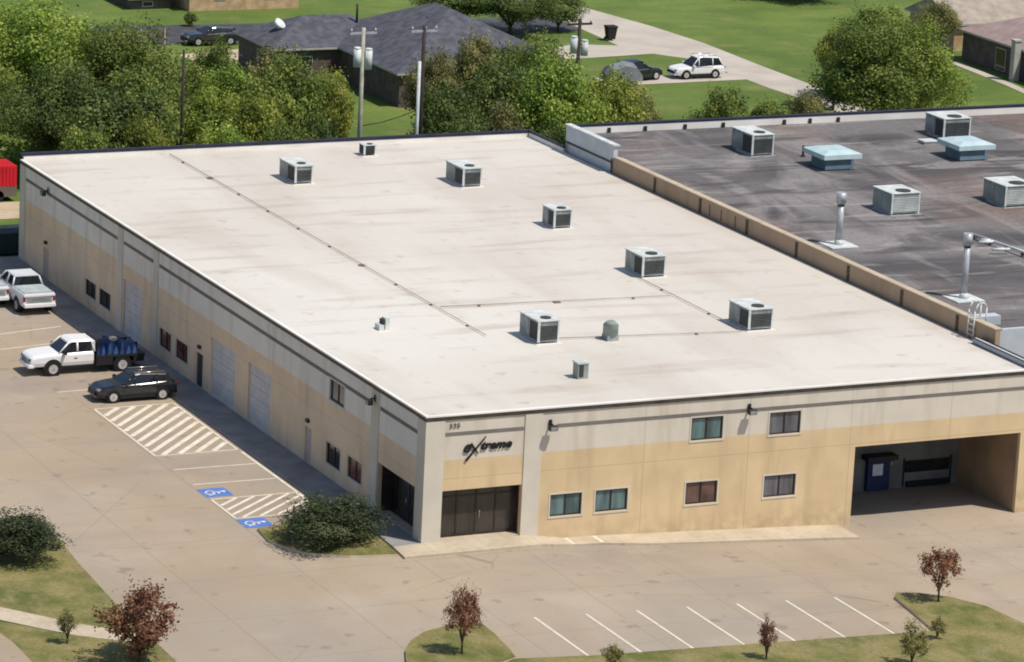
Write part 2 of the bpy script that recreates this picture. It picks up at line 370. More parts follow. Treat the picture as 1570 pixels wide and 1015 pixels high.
tag(sheet('service_drive', [(-24.5, -7.4), (-24.35, -8.94), (-24.4, -11.3), (-24.6, -20), (-40, -20), (-40, 4)], .135, 'lot_concrete', flat=True), kind='structure')
# residential street, driveways
tag(sheet('street', [(75.8, 141), (75.3, 133.3), (74.9, 126), (76.4, 122), (78.3, 119.6), (78.5, 113), (78.6, 106.3), (79.2, 99.8), (79.2, 60), (82.7, 60), (82.7, 100.7), (82.9, 107.5), (82.9, 116.3), (83.1, 126.2), (82.4, 134.7), (81.1, 142.3), (80.1, 147.7), (76, 156), (70, 156)],
    .012, 'road_grey', flat=True), kind='structure')
tag(sheet('north_street', [(0, 134.9), (60, 133), (75.2, 134), (75.2, 141), (60, 141.3), (0, 145.5)], .006, 'road_dark', flat=True), kind='structure')
tag(sheet('house_driveway', [(66, 125.2), (71.3, 127.8), (75.6, 126.3), (76.2, 122.4), (69.6, 121.6), (66, 121.6)], .018, 'road_grey', flat=True), kind='structure')
tag(sheet('parking_pad', [(66, 109.8), (66, 113.2), (78.8, 113.2), (78.8, 110.2)], .018, 'road_grey', flat=True), kind='structure')
tag(sheet('sandy_driveway', [(35.8, 129.3), (42.3, 131), (41.5, 124.6), (38.6, 124.0), (36.3, 125.6)], .014, 'sand', flat=True), kind='structure')
tag(sheet('garden_path', [(101.3, 114), (100.4, 103.4), (99.6, 98), (98.8, 98), (99.5, 103.6), (100.3, 114)], .018, 'road_grey', flat=True), kind='structure')

tag(sheet('dirt_patch', [(-12, 75), (6.5, 74.6), (7.5, 79.5), (-12, 80)], .02, 'sand', flat=True), kind='structure')
# ---------------------------------------------------------------- painted markings
def stripe(name, segs, wd, dz, m='paint_worn'):
    mb = MB()
    for (x0, y0, x1, y1) in segs:
        L = math.hypot(x1 - x0, y1 - y0); nx, ny = -(y1 - y0) / L * wd / 2, (x1 - x0) / L * wd / 2
        k = max(1, int(L / 1.2)); pts = []
        for i in range(k + 1):
            t = i / k; x = x0 + (x1 - x0) * t; y = y0 + (y1 - y0) * t
            pts += [(x + nx, y + ny, h(x + nx, y + ny) + dz), (x - nx, y - ny, h(x - nx, y - ny) + dz)]
        mb.add(pts, [(2 * i, 2 * i + 1, 2 * i + 3, 2 * i + 2) for i in range(k)])
    return mb.build(name, m)
BAYL = ['leftmost of the white bay lines in the front lot', 'second bay line from the left in the front lot', 'third bay line from the left in the front lot', 'middle bay line of the seven in the front lot',
        'third bay line from the grassy tree island', 'second bay line from the grassy tree island', 'white bay line nearest the grassy tree island']
for k in range(7):
    tag(stripe('bay_line', [(.44 + 2.74 * k, -12.2, .40 + 2.74 * k, -18.2)], .13, .006), BAYL[k] + ', painted on concrete', 'road marking', 'bay lines in the front lot')
for yy, lb in ((16.0, 'bay line next to the large hatched area'), (13.12, 'bay line above the upper blue accessible symbol')):
    tag(stripe('bay_line', [(-7.2, yy + .05, -2.6, yy - .05)], .12, .006), 'white ' + lb + ' in the side lot', 'road marking', 'bay lines in the side lot')
for (a, b), lb in ((((-7.0, 45.7), (-2.9, 46.6)), 'bay line in front of the silver vehicles'), (((-8.1, 42.3), (-2.5, 43.2)), 'bay line one stall nearer than the silver vehicles'), (((-7.6, 39.2), (-2.5, 39.7)), 'bay line beside the white pickup on its far side'), (((-8, 32.4), (-2.5, 32.6)), 'bay line between the white pickup and the black car')):
    tag(stripe('bay_line', [(*a, *b)], .12, .006), 'faded white ' + lb, 'road marking', 'bay lines in the side lot')
def hatch(name, x0, x1, y0, y1, n, wd, label, lean, w2=None):
    b = .06; segs = [(x0, y0, x1, y0), (x0, y1, x1, y1), (x1, y0 + b, x1, y1 - b), (x0, y0 + b, x0, y1 - b)]
    t = thing(name, (0, 0, 0), label, 'road marking')
    stripe('border', segs, .12, .006).parent = t
    segs = []; k_ = lean / (x1 - x0); X0, X1, Y0, Y1 = x0 + .1, x1 - .1, y0 + .1, y1 - .1
    for i in range(n):
        c_ = (y0 - lean) + (y1 - y0 + lean) * (i + .5) / n      # y at x0
        xa, xb = X0, X1; f_ = lambda x: c_ + k_ * (x - x0)
        if f_(xa) < Y0: xa = x0 + (Y0 - c_) / k_
        if f_(xb) > Y1: xb = x0 + (Y1 - c_) / k_
        if xb - xa > .4: segs.append((xa, f_(xa), xb, f_(xb)))
    stripe('diagonal_stripe', segs, wd, .010).parent = t
    return t
hatch('hatched_marking', -7.2, -2.5, 18.75, 28.5, 14, .3, 'large white hatched no-parking box beside the black car', 5.2)
hatch('hatched_marking', -7.25, -2.55, 6.9, 10.4, 9, .2, 'small white hatched strip between the two blue accessible symbols', 4.0)
tag(stripe('ramp_line', [(8.0, -.1, 8.0, -1.15)], .2, .127), 'short white line crossing the pavement, left one of the pair by the front wall', 'road marking')
tag(stripe('ramp_line', [(9.6, -.1, 9.6, -1.2)], .2, .127), 'short white line crossing the pavement, right one of the pair by the front wall', 'road marking')
tag(stripe('edge_line', [(-2.45, 8.8, -2.45, 18.3)], .14, .005), 'long thin white line along the side pavement kerb', 'road marking')
def symbol(y, label):
    t = thing('accessible_symbol', (-6.6, y, h(-6, y)), label, 'road marking', 'blue accessible parking symbols')
    MB().box(-.75, -.75, .004, .75, .75, .008).build('blue_square', 'paint_blue', t)
    m = MB(); m.cyl((.48, .05, .0105), (.48, .05, .0125), .13, n=10)
    def ln(a, b, w_=.11):
        d = Vector((b[0] - a[0], b[1] - a[1])); L = d.length; q = Vector((-d.y, d.x)) / L * w_ / 2
        m.add([(a[0] + q.x, a[1] + q.y, .0125), (a[0] - q.x, a[1] - q.y, .0125), (b[0] - q.x, b[1] - q.y, .0125), (b[0] + q.x, b[1] + q.y, .0125)], [(0, 1, 2, 3)])
    ln((.35, .05), (-.12, .02)); ln((.15, .02), (.15, -.28)); ln((-.12, .02), (-.12, -.32)); ln((-.12, -.3), (-.5, -.45))
    a0 = [(.02 + .0, .2), (-.2, .32), (-.42, .22), (-.52, 0), (-.45, -.2), (-.3, -.32)]
    for a, b in zip(a0[:-1], a0[1:]): ln(a, b, .09)
    m.build('wheelchair_figure', 'white_paint', t)
symbol(11.55, 'blue wheelchair symbol painted on the lot, farther one above the small hatched strip')
symbol(5.95, 'blue wheelchair symbol painted on the lot, nearer one beside the round corner shrub')

# ---------------------------------------------------------------- main building
W_, L_, H_ = 35.8, 63.07, 6.6
B = thing('warehouse', (0, 0, 0), 'long low tan and cream warehouse with a flat white roof', 'building')
def wallgrid(axis, a0, a1, z0, z1, holes, thick, sign):
    """wall in the plane y=0 (axis x) or x=0 (axis y) with rectangular holes (a0, a1, z0, z1)"""
    mb = MB()
    As = sorted({a0, a1, *[q for o in holes for q in o[:2]]}); Zs = sorted({z0, z1, *[q for o in holes for q in o[2:4]]})
    for i in range(len(As) - 1):
        for j in range(len(Zs) - 1):
            ca, cz = (As[i] + As[i + 1]) / 2, (Zs[j] + Zs[j + 1]) / 2
            if any(o[0] < ca < o[1] and o[2] < cz < o[3] for o in holes): continue
            if axis == 'x': mb.box(As[i], 0, Zs[j], As[i + 1], thick, Zs[j + 1])
            else: mb.box(0, As[i], Zs[j], thick, As[i + 1], Zs[j + 1])
    return mb
win_s = [(7.09, 8.87, .82, 1.98, 'glass_teal'), (9.67, 11.5, .84, 2.0, 'glass_teal'), (14.87, 16.71, .8, 1.98, 'glass_brown'), (19.48, 21.36, .8, 1.97, 'glass_grey'),
         (14.98, 16.82, 4.22, 5.44, 'glass_teal'), (19.58, 21.42, 4.18, 5.38, 'glass_grey')]
SF = (1.02, 5.42, 0.02, 2.68); DK = (24.85, 35.1, -1.6, 3.14)
hs = [w_[:4] for w_ in win_s] + [SF, DK]
wallgrid('x', .26, W_, -1.6, 6.5, hs, .25, 1).build('south_wall', 'wall_south', B)
win_w = [(7.75, 9.6, .85, 1.98, 'glass_red'), (10.6, 12.5, .80, 1.95, 'glass_dark'), (10.35, 12.3, 4.3, 5.42, 'glass_grey'),
         (33.0, 34.9, .85, 1.95, 'glass_red'), (35.7, 37.6, .85, 1.95, 'glass_red'), (46.0, 48.0, .82, 1.85, 'glass_dark'), (48.6, 50.5, .85, 1.85, 'glass_dark')]
SW = (1.1, 5.75, .02, 2.68)
doors_w = [(14.55, 15.45, .05, 2.0, 'door_paint'), (30.6, 31.6, .05, 2.0, 'dark_door'), (57.4, 58.4, .05, 2.0, 'door_paint')]
roll_w = [(20.4, 23.7, .05, 3.4), (25.7, 29.4, .05, 3.4), (40.6, 43.8, .05, 3.4)]
hw = [w_[:4] for w_ in win_w] + [SW] + [d[:4] for d in doors_w] + [r[:4] for r in roll_w]
wallgrid('y', 0, L_, -.4, 6.5, hw, .26, 1).build('west_wall', 'wall_west', B)
MB().box(.26, L_ - .25, -.4, W_, L_, 6.5).build('north_wall', 'wall_south', B)
MB().box(W_ - .25, 6.4, -.4, W_, L_ - .25, 6.5).build('east_wall', 'wall_south', B)
MB().box(0.0, 0.0, 6.5, W_, L_, H_).build('roof', 'roof_membrane', B)
m = MB(); m.box(-.06, -.06, 6.38, W_, -.003, 6.57); m.box(-.06, -.003, 6.38, -.003, L_, 6.57); m.build('drip_edge', 'drip_edge', B)
m = MB(); m.box(-.08, -.08, 6.575, W_, .12, 6.65); m.box(-.08, .12, 6.575, .12, L_, 6.65); m.build('roof_edging', 'edge_white', B)
m = MB(); m.box(.12, L_ - .2, 6.605, W_ - .2, L_, 6.86); m.build('back_parapet', 'edge_white', B)
m = MB(); m.box(-.05, L_ - .22, 6.864, W_ - .19, L_ + .1, 7.05); m.box(W_ - .185, 57.6, 6.9, W_ + .0, L_ + .1, 7.05); m.build('parapet_cap', 'navy_cap', B)
m = MB(); m.box(W_ - .16, 57.7, 6.605, W_ - .02, L_ - .22, 6.896); m.build('side_parapet', 'edge_white', B)
m = MB(); m.box(W_ - .42, -.02, 6.662, W_ - .1, 5.9, 6.9); m.build('east_kerb', 'metal_siding', B)
m = MB(); m.box(W_ - .5, -.02, 6.903, W_ - .4, 5.95, 6.94); m.box(W_ - .12, -.02, 6.903, W_ - .02, 5.95, 6.94); m.build('coping', 'dark_metal', B)
# pilasters (cream, slightly proud)
for (a, b) in ((-.05, 1.0), (5.45, 6.42)):
    MB().box(a, -.05, -1.2, b, -.003, 6.35).build('pilaster', 'beige', B)
for (a, b) in ((-.003, .95), (5.8, 6.75), (38.0, 38.75), (44.0, 44.9), (62.1, 63.07)):
    MB().box(-.05, a, -.4, -.003, b, 6.35).build('pilaster', 'beige', B)
# dark reveal bands
for (a, b) in ((1.05, 5.4), (7.25, W_)):
    MB().box(a, -.012, 5.53, b, -.002, 5.72).build('band', 'band_grey', B)
for (a, b) in ((1.0, 5.7), (6.85, 37.9), (38.9, 43.9), (45.0, 62.0)):
    MB().box(-.012, a, 5.45, -.002, b, 5.66).build('band', 'band_grey', B)
# windows
def window(axis, o, parent=B):
    a0, a1, z0, z1, g = o; f = MB(); d0, d1 = .06, .13; t = .07
    def bx(p, q, r, s_, dd0=d0, dd1=d1, mb=f):
        if axis == 'x': mb.box(p, dd0, r, q, dd1, s_)
        else: mb.box(dd0, p, r, dd1, q, s_)
    bx(a0, a1, z0, z0 + t); bx(a0, a1, z1 - t, z1); bx(a0, a0 + t, z0 + t, z1 - t); bx(a1 - t, a1, z0 + t, z1 - t)
    mid = (a0 + a1) / 2; bx(mid - .04, mid + .04, z0 + t, z1 - t)
    w_ = f.build('window', 'frame_bronze', parent)
    pn = MB(); bx(a0 + .01, a1 - .01, z0 + .01, z1 - .01, .1, .115, pn); pn.build('pane', g, w_)
    s2 = MB(); bx(a0 - .1, a1 + .1, z0 - .1, z0 - .005, -.03, -.004, s2); bx(a0 - .1, a1 + .1, z1 + .005, z1 + .09, -.02, -.004, s2)
    bx(a0 - .09, a0 - .005, z0 - .004, z1 + .004, -.02, -.004, s2); bx(a1 + .005, a1 + .09, z0 - .004, z1 + .004, -.02, -.004, s2)
    s2.build('trim', 'beige', w_)
for o in win_s: window('x', o)
for o in win_w: window('y', o)
# storefronts set back in alcoves
def storefront(axis, o, depth):
    a0, a1, z0, z1 = o
    def bx(mb, p, q, d0, d1, r, s_):
        if axis == 'x': mb.box(p, d0, r, q, d1, s_)
        else: mb.box(d0, p, r, d1, q, s_)
    al = MB(); bx(al, a0 - .1, a0 - .003, .26, depth + .3, z0 - .3, z1 + .1); bx(al, a1 + .003, a1 + .1, .26, depth + .3, z0 - .3, z1 + .1)
    bx(al, a0 - .1, a1 + .1, .27, depth + .3, z1 + .103, z1 + .2); al.build('alcove', 'frame_bronze', B)
    fl = MB(); bx(fl, a0, a1, .0, depth + .2, z0 - .25, z0 + .02); fl.build('alcove_floor', 'walk_concrete', B)
    fr = MB(); n_ = 4
    for i in range(n_ + 1):
        p = a0 + (a1 - a0 - .09) * i / n_; bx(fr, p, p + .09, depth, depth + .08, z0 + .02, z1)
    bx(fr, a0 + .09, a1 - .09, depth - .003, depth + .083, z1 - .1, z1 + .003); bx(fr, a0 + .09, a1 - .09, depth - .003, depth + .083, z0 + .02, z0 + .14)
    bx(fr, a0 + .09, a1 - .09, depth - .003, depth + .083, z0 + 2.1, z0 + 2.17)
    w_ = fr.build('storefront', 'frame_bronze', B)
    g = MB(); bx(g, a0 + .02, a1 - .02, depth + .03, depth + .045, z0 + .03, z1 - .02); g.build('pane', 'store_glass' if axis == 'x' else 'glass_dark', w_)
    hd = MB(); p = a0 + (a1 - a0) * .5
    if axis == 'x': hd.cyl((p + .18, depth - .05, z0 + .9), (p + .18, depth - .05, z0 + 1.3), .018, n=8)
    else: hd.cyl((depth - .05, p + .18, z0 + .9), (depth - .05, p + .18, z0 + 1.3), .018, n=8)
    hd.build('handle', 'chrome', w_)
storefront('x', SF, .62); storefront('y', SW, .75)
# doors
for a0, a1, z0, z1, g in doors_w:
    d = MB().box(.08, a0, z0, .13, a1, z1).build('door', g, B)
    MB().cyl((.05, a0 + .1, z0 + 1.0), (.02, a0 + .1, z0 + 1.0), .03, n=8).build('handle', 'chrome', d)
    lm = MB().box(-.14, a0 + .3, z1 + .3, -.004, a0 + .62, z1 + .48).build('door_lamp', 'dark_metal', B)
for a0, a1, z0, z1 in roll_w:
    m = MB(); k = int((z1 - z0) / .3); st = (z1 - z0) / k
    for i in range(k): m.box(.1 + .012 * (i % 2), a0, z0 + st * i, .16, a1, z0 + st * (i + 1) - .012)
    m.build('roller_door', 'roller_white', B)
# floodlights on the walls
def flood(x, y, z, ax):
    m = MB()
    if ax == 's': m.box(x - .05, -.3, z - .02, x + .05, -.004, z + .05); m.box(x - .22, -.52, z - .28, x + .22, -.26, z - .02); m.box(x - .08, -.1, z - .15, x + .08, -.004, z + .2)
    else: m.box(-.3, y - .05, z - .02, -.055, y + .05, z + .05); m.box(-.52, y - .22, z - .28, -.26, y + .22, z - .02); m.box(-.1, y - .08, z - .15, -.055, y + .08, z + .2)
    o = m.build('floodlight', 'dark_metal', B, bevel=.01)
    g = MB()
    if ax == 's': g.box(x - .18, -.527, z - .25, x + .18, -.523, z - .06)
    else: g.box(-.527, y - .18, z - .25, -.523, y + .18, z - .06)
    g.build('lens', 'lamp_glass', o)
flood(6.85, 0, 5.78, 's'); flood(18.3, 0, 5.78, 's'); flood(0, 6.3, 5.9, 'w'); flood(0, 57.6, 5.75, 'w')
# dock bay recess
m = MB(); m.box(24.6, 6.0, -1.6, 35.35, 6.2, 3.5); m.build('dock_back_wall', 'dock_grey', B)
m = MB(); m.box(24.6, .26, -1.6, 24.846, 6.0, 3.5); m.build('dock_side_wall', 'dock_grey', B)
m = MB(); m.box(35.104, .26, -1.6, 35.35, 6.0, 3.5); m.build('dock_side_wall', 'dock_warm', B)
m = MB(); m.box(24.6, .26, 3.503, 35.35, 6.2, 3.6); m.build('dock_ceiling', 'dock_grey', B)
MB().box(31.7, 5.9, -.5, 34.5, 5.996, .15).build('dock_window', 'glass_dark', B)
for q in (31.6, 34.6): MB().box(q, 5.94, -1.3, q + .08, 5.997, .3).build('dock_frame', 'car_trim', B)
MB().box(29.2, 5.7, -1.3, 30.6, 5.997, .35).build('blue_door', 'blue_door', B)
MB().box(29.5, 5.69, -.45, 30.15, 5.697, .2).build('notice', 'paper', B)
MB().box(28.9, 5.2, .5, 30.8, 5.99, .75).build('dock_canopy', 'car_trim', B)
MB().box(30.66, 5.9, .0, 30.86, 5.99, .18).build('dock_lamp', 'lamp_glass', B)
m = MB(); m.box(31.8, 5.75, -1.28, 34.5, 5.93, -1.0); m.build('dock_bumper', 'car_trim', B)
# lettering
def text(body, size, name, mt, loc, rot, ext=.03, shear=0., sx=1., parent=B, off=0.):
    cu = bpy.data.curves.new('t', 'FONT'); cu.body = body; cu.size = size; cu.extrude = ext; cu.shear = shear; cu.offset = off
    tmp = bpy.data.objects.new('t', cu); C.objects.link(tmp)
    dg = bpy.context.evaluated_depsgraph_get(); me = bpy.data.meshes.new_from_object(tmp.evaluated_get(dg)); bpy.data.objects.remove(tmp)
    me.materials.clear(); me.materials.append(MATS[mt])
    for v_ in me.vertices: v_.co.x *= sx
    o = bpy.data.objects.new(name, me); C.objects.link(o); o.location = loc; o.rotation_euler = rot; o.parent = parent; return o
SG = thing('shop_sign', (3.2, -.03, 4.6), 'black slanted lettering sign above the dark corner storefront', 'sign')
text('e', .85, 'letter', 'sign_black', (-1.2, -.02, .03), (R(90), 0, 0), shear=.4, parent=SG, off=.02)
m = MB()
def bar(a, b, w_):
    d = Vector((b[0] - a[0], 0, b[1] - a[1])); q = Vector((-d.z, 0, d.x)).normalized() * w_ / 2
    A = [Vector((a[0], -.05, a[1])), Vector((b[0], -.05, b[1]))]
    vs = [A[0] + q, A[0] - q, A[1] - q * .4, A[1] + q * .4]; m.add(vs + [v_ + Vector((0, .04, 0)) for v_ in vs], [(0, 1, 2, 3), (7, 6, 5, 4), (0, 4, 5, 1), (1, 5, 6, 2), (2, 6, 7, 3), (3, 7, 4, 0)])
bar((-.74, .46), (-.32, -.08), .15); bar((-1.0, -.42), (.08, .78), .12); m.build('slash', 'sign_black', SG)
text('treme', .62, 'letter', 'sign_black', (-.22, -.02, .12), (R(90), 0, 0), shear=.35, sx=1.12, parent=SG, off=.02)
AD = thing('address_number', (1.25, -.03, 5.95), 'small dark street number 535 under the roof edge at the corner', 'sign')
text('535', .34, 'digits', 'band_grey', (0, 0, 0), (R(90), 0, 0), ext=.015, sx=1.2, parent=AD)

# ---------------------------------------------------------------- rooftop equipment
def hvac(x0, y0, dx, dy, dz, z, label, group, mats=('unit_white', 'unit_grey', 'unit_coil'), name='rooftop_unit'):
    if group == 'air conditioners on the dark roof': x0, y0, z = on_roof(x0, y0)
    t = thing(name, (x0, y0, z - .004), label, 'air conditioner', group)
    MB().box(-.14, -.16, 0, dx + .14, dy + .12, .035).build('base_flashing', 'edge_white' if group == 'air conditioners on the white roof' else 'galv', t)
    for q in (.06, dx - .2): MB().box(q, .1, 0, q + .14, dy - .1, .12).build('skid', 'galv', t)
    m = MB(); m.box(0, 0, .12, dx, dy, dz - .06); m.build('cabinet', mats[1], t, bevel=.015)
    m = MB(); m.box(-.05, -.05, dz - .06, dx + .05, dy + .05, dz); m.build('top_panel', mats[0], t, bevel=.015)
    m = MB()
    for k in range(9):
        zz = .24 + (dz - .5) * k / 9; m.box(.12, -.03, zz, dx - .12, -.004, zz + (dz - .5) / 9 * .55)
    m.build('coil_grille', mats[2], t)
    m = MB(); m.box(-.02, .12, .2, -.003, dy * .45, dz - .16); m.build('access_panel', 'unit_coil' if mats[1] == 'unit_grey' else mats[1], t); MB().box(-.02, dy * .52, .2, -.003, dy - .12, dz - .16).build('access_panel', mats[1], t)
    MB().box(-.04, -.04, .12, .1, -.004, dz - .07).build('corner_post', mats[0], t); MB().box(dx - .1, -.035, .12, dx, -.004, dz - .07).build('corner_post', mats[0], t)
    m = MB(); m.cyl((dx * .55, dy * .25, dz), (dx * .55, dy * .25, dz + .05), min(dx, dy) * .24, n=20); m.build('fan_guard', 'unit_coil', t)
    return t
G1 = 'air conditioners on the white roof'; z = H_ + .004
hvac(11.75, 11.75, 1.25, 2.3, 1.3, z, 'grey air conditioner nearest the front corner of the white roof, beside a round vent', G1)
hvac(24.35, 24.1, 1.5, 2.2, 1.3, z, 'grey cabinet air conditioner in the middle of the white roof, at a pipe junction', G1)
hvac(24.4, 11.4, 1.5, 2.3, 1.25, z, 'grey air conditioner at the front right of the white roof, near the tan wall', G1)
hvac(24.9, 36.9, 1.2, 1.6, 1.2, z, 'small grey air conditioner alone on the right half of the white roof', G1)
hvac(24.4, 49.0, 1.3, 2.6, 1.25, z, 'grey air conditioner toward the far right end of the white roof', G1)
hvac(14.3, 52.2, 1.2, 2.6, 1.2, z, 'grey air conditioner toward the far left end of the white roof', G1)
hvac(22.05, 59.3, .85, .8, .75, z, 'small dark box unit beside the back parapet of the white roof', G1, mats=('unit_white', 'unit_coil', 'unit_coil'))
t = thing('roof_vent', (16.1, 11.75, z), 'squat round grey roof vent between two large air conditioners', 'vent')
m = MB(); m.box(-.34, -.34, 0, .34, .34, .3); m.build('curb', 'unit_grey', t)
m = MB(); m.cyl((0, 0, .3), (0, 0, .85), .42, .42, 16); m.cyl((0, 0, .85), (0, 0, 1.05), .42, .2, 16); m.build('hood', 'unit_green', t)
t = thing('roof_vent', (10.95, 4.95, z), 'small square dark vent box nearest the front edge of the white roof', 'vent')
m = MB(); m.box(-.3, -.3, 0, .3, .3, .8); m.build('box', 'unit_green', t); m = MB(); m.box(-.34, -.34, .8, .34, .34, .88); m.build('lid', 'unit_white', t); m = MB(); m.box(-.24, -.31, .1, .02, -.304, .75); m.build('louvre', 'unit_coil', t)
t = thing('roof_vent', (5.0, 17.0, z), 'low pale vent on the left front of the white roof with a flat hood', 'vent')
m = MB(); m.box(-.35, -.3, 0, -.05, .3, .3); m.box(.02, -.25, 0, .28, .25, .65); m.build('box', 'unit_white', t); m = MB(); m.box(-.1, -.28, .1, .015, .28, .55); m.build('louvre', 'unit_coil', t)
def conduit(name, pts, z, label, r=.025, m_='orange_rust', blocks=True, step=4.4):
    t = thing(name, (pts[0][0], pts[0][1], z), label, 'pipe')
    ox, oy = pts[0]; m = MB()
    for a, b in zip(pts[:-1], pts[1:]): m.cyl((a[0] - ox, a[1] - oy, .1), (b[0] - ox, b[1] - oy, .1), r, n=8)
    m.build('pipe', m_, t)
    m = MB()
    for a, b in zip(pts[:-1], pts[1:]):
        L = math.hypot(b[0] - a[0], b[1] - a[1]); k = max(1, int(L / step))
        for i in range(k):
            tt = (i + .5) / k; x = a[0] + (b[0] - a[0]) * tt - ox; y = a[1] + (b[1] - a[1]) * tt - oy; s = .07 + .11 * ((i * 7 + int(L)) % 5 == 0); tt += .1 * math.sin(i * 5.1)
            m.box(x - s, y - s, 0, x + s, y + s, .063)
    m.build('support_block', 'pipe_block', t)
conduit('gas_pipe', [(9.75, 62.3), (9.75, 14)], z, 'long thin rusty pipe on blocks down the left of the white roof', m_='roof_pipe')
conduit('gas_pipe', [(24.1, 24.0), (24.1, 12.6)], z, 'thin rusty pipe joining the middle and front right air conditioners', m_='roof_pipe')
conduit('gas_pipe', [(9.95, 20.5), (23.9, 19.6)], z, 'thin pipe crossing the white roof behind the round vent', m_='roof_pipe')
conduit('gas_pipe', [(13.3, 12.4), (23.9, 11.2)], z, 'thin pipe crossing the white roof along the front row of air conditioners', m_='roof_pipe')

# ---------------------------------------------------------------- neighbouring building
NX, NY0, NY1 = 36.0, 4.6, 58.0
N = thing('neighbour_warehouse', (NX, NY0, 0), 'dark roofed warehouse attached on the right with a tan party wall', 'building')
RZ = 7.2
def roofz(y): return 7.02 + .0145 * (y - 5)
def on_roof(x, y):
    """slide a point down-roof so it sits on the gently pitched roof"""
    d = roofz(y) - 7.2
    for _ in range(4): d = roofz(y - 3.35 * d) - 7.2
    return x - 1.55 * d, y - 3.35 * d, roofz(y - 3.35 * d)
def nb(m, x0, y0, z0, x1, y1, z1, k=0): return m.box(x0 - NX, y0 - NY0, z0, x1 - NX, y1 - NY0, z1, k)
m = MB(); nb(m, 36, NY0, -1.4, 36.3, 51, 7.62); m.build('party_wall', 'wall_neighbour', N)
m = MB(); nb(m, 36, 51, -.4, 36.3, NY1, 8.35); m.build('raised_wall', 'metal_siding', N)
m = MB(); nb(m, 35.94, 51.2, 7.2, 35.996, NY1 - .1, 7.32); m.build('flashing_line', 'dark_metal', N)
m = MB(); nb(m, 35.93, 50.9, 8.355, 36.4, NY1 + .1, 8.44); m.build('metal_coping', 'unit_white', N)
m = MB(); ya, yb = NY0 + .3, NY1 - .3
m.add([(xx - NX, yy - NY0, zz) for xx, yy, zz in ((36.302, ya, 6.7), (92, ya, 6.7), (92, yb, 6.7), (36.302, yb, 6.7), (36.302, ya, roofz(ya)), (92, ya, roofz(ya)), (92, yb, roofz(yb)), (36.302, yb, roofz(yb)))],
      [(0, 3, 2, 1), (4, 5, 6, 7), (0, 1, 5, 4), (1, 2, 6, 5), (2, 3, 7, 6), (3, 0, 4, 7)]); m.build('roof', 'roof_gravel', N)
m = MB(); nb(m, 36.3, NY1 - .3, -.4, 92, NY1, 8.25); m.build('back_wall', 'edge_white', N)
m = MB(); nb(m, 36.4, NY1 - .32, 8.253, 92, NY1 + .1, 8.38); m.build('parapet_cap', 'navy_cap', N)
m = MB(); nb(m, 36.3, NY0, -1.4, 92, NY0 + .3, 7.62); m.build('front_wall', 'metal_siding', N)
m = MB(); nb(m, 35.95, 19, 7.623, 36.42, 50.85, 7.68); nb(m, 35.95, NY0 - .03, 7.623, 36.42, 19, 7.68); m.build('wall_coping', 'walk_concrete', N)
for yj in (45.1, 38.95, 32.9, 26.75, 20.6, 14.55, 8.55, 51.15):
    mm = MB(); nb(mm, 35.955, yj - .13, 6.62, 35.997, yj + .13, 7.5); mm.build('joint_strip', 'bark', N)
for yj in (37.7, 36.2, 34.4):
    mm = MB(); nb(mm, 35.975, yj - .04, 6.7, 35.997, yj + .04, 7.4); mm.build('joint_strip', 'bark', N)
for i, xx in enumerate((38.9, 41.6, 44.6, 47.5, 52.2, 54.2, 56.4)):
    mm = MB(); nb(mm, xx, NY1 - .42, RZ, xx + .2, NY1 - .303, 8.12); mm.build('wall_brace', 'dark_metal', N)
mm = MB(); nb(mm, 36.3, NY0 + 2.5, RZ + .003, 37.9, NY0 + 3.2, RZ + .5); mm.build('parapet_box', 'metal_siding', N)
G2 = 'air conditioners on the dark roof'
z = RZ + .004
hvac(45.8, 50.6, 1.6, 2.8, 1.45, z, 'white topped air conditioner at the left back of the dark roof', G2)
hvac(61.6, 52.7, 2.1, 2.4, 1.45, z, 'white topped air conditioner behind the right hand pale blue hood on the dark roof', G2)
hvac(46.0, 32.9, 2.0, 2.3, 1.4, z, 'greenish sided air conditioner in the middle of the dark roof beside the tall flue', G2, mats=('unit_white', 'unit_green', 'unit_white'))
hvac(54.4, 33.2, 2.2, 2.6, 1.4, z, 'greenish sided air conditioner cut off by the right edge of the photo', G2, mats=('unit_white', 'unit_green', 'unit_white'))
def hood(x, y, label, s=1.):
    t = thing('vent_hood', on_roof(x, y), label, 'vent', 'pale blue vent hoods on the dark roof')
    m = MB(); m.box(-1.0 * s, -.95, 0, 1.0 * s, .95, .75); m.build('base', 'hood_blue_dark', t)
    m = MB(); m.box(-1.03 * s, -.98, .05, 1.03 * s, -.953, .3); m.box(.85 * s, -1.0, .0, 1.04 * s, -.955, .75); m.build('base_trim', 'hood_blue', t)
    m = MB(); m.loft([[(-1.4 * s, -1.4, .78), (1.4 * s, -1.4, .78), (1.4 * s, 1.4, .78), (-1.4 * s, 1.4, .78)], [(-1.4 * s, -1.4, 1.08), (1.4 * s, -1.4, 1.08), (1.4 * s, 1.4, 1.08), (-1.4 * s, 1.4, 1.08)], [(-.8 * s, -.8, 1.28), (.8 * s, -.8, 1.28), (.8 * s, .8, 1.28), (-.8 * s, .8, 1.28)]])
    m.build('hood', 'hood_blue', t)
hood(49.55, 46.6, 'pale blue flat topped vent hood left of centre on the dark roof')
hood(60.1, 47.3, 'pale blue flat topped vent hood farthest right on the dark roof')
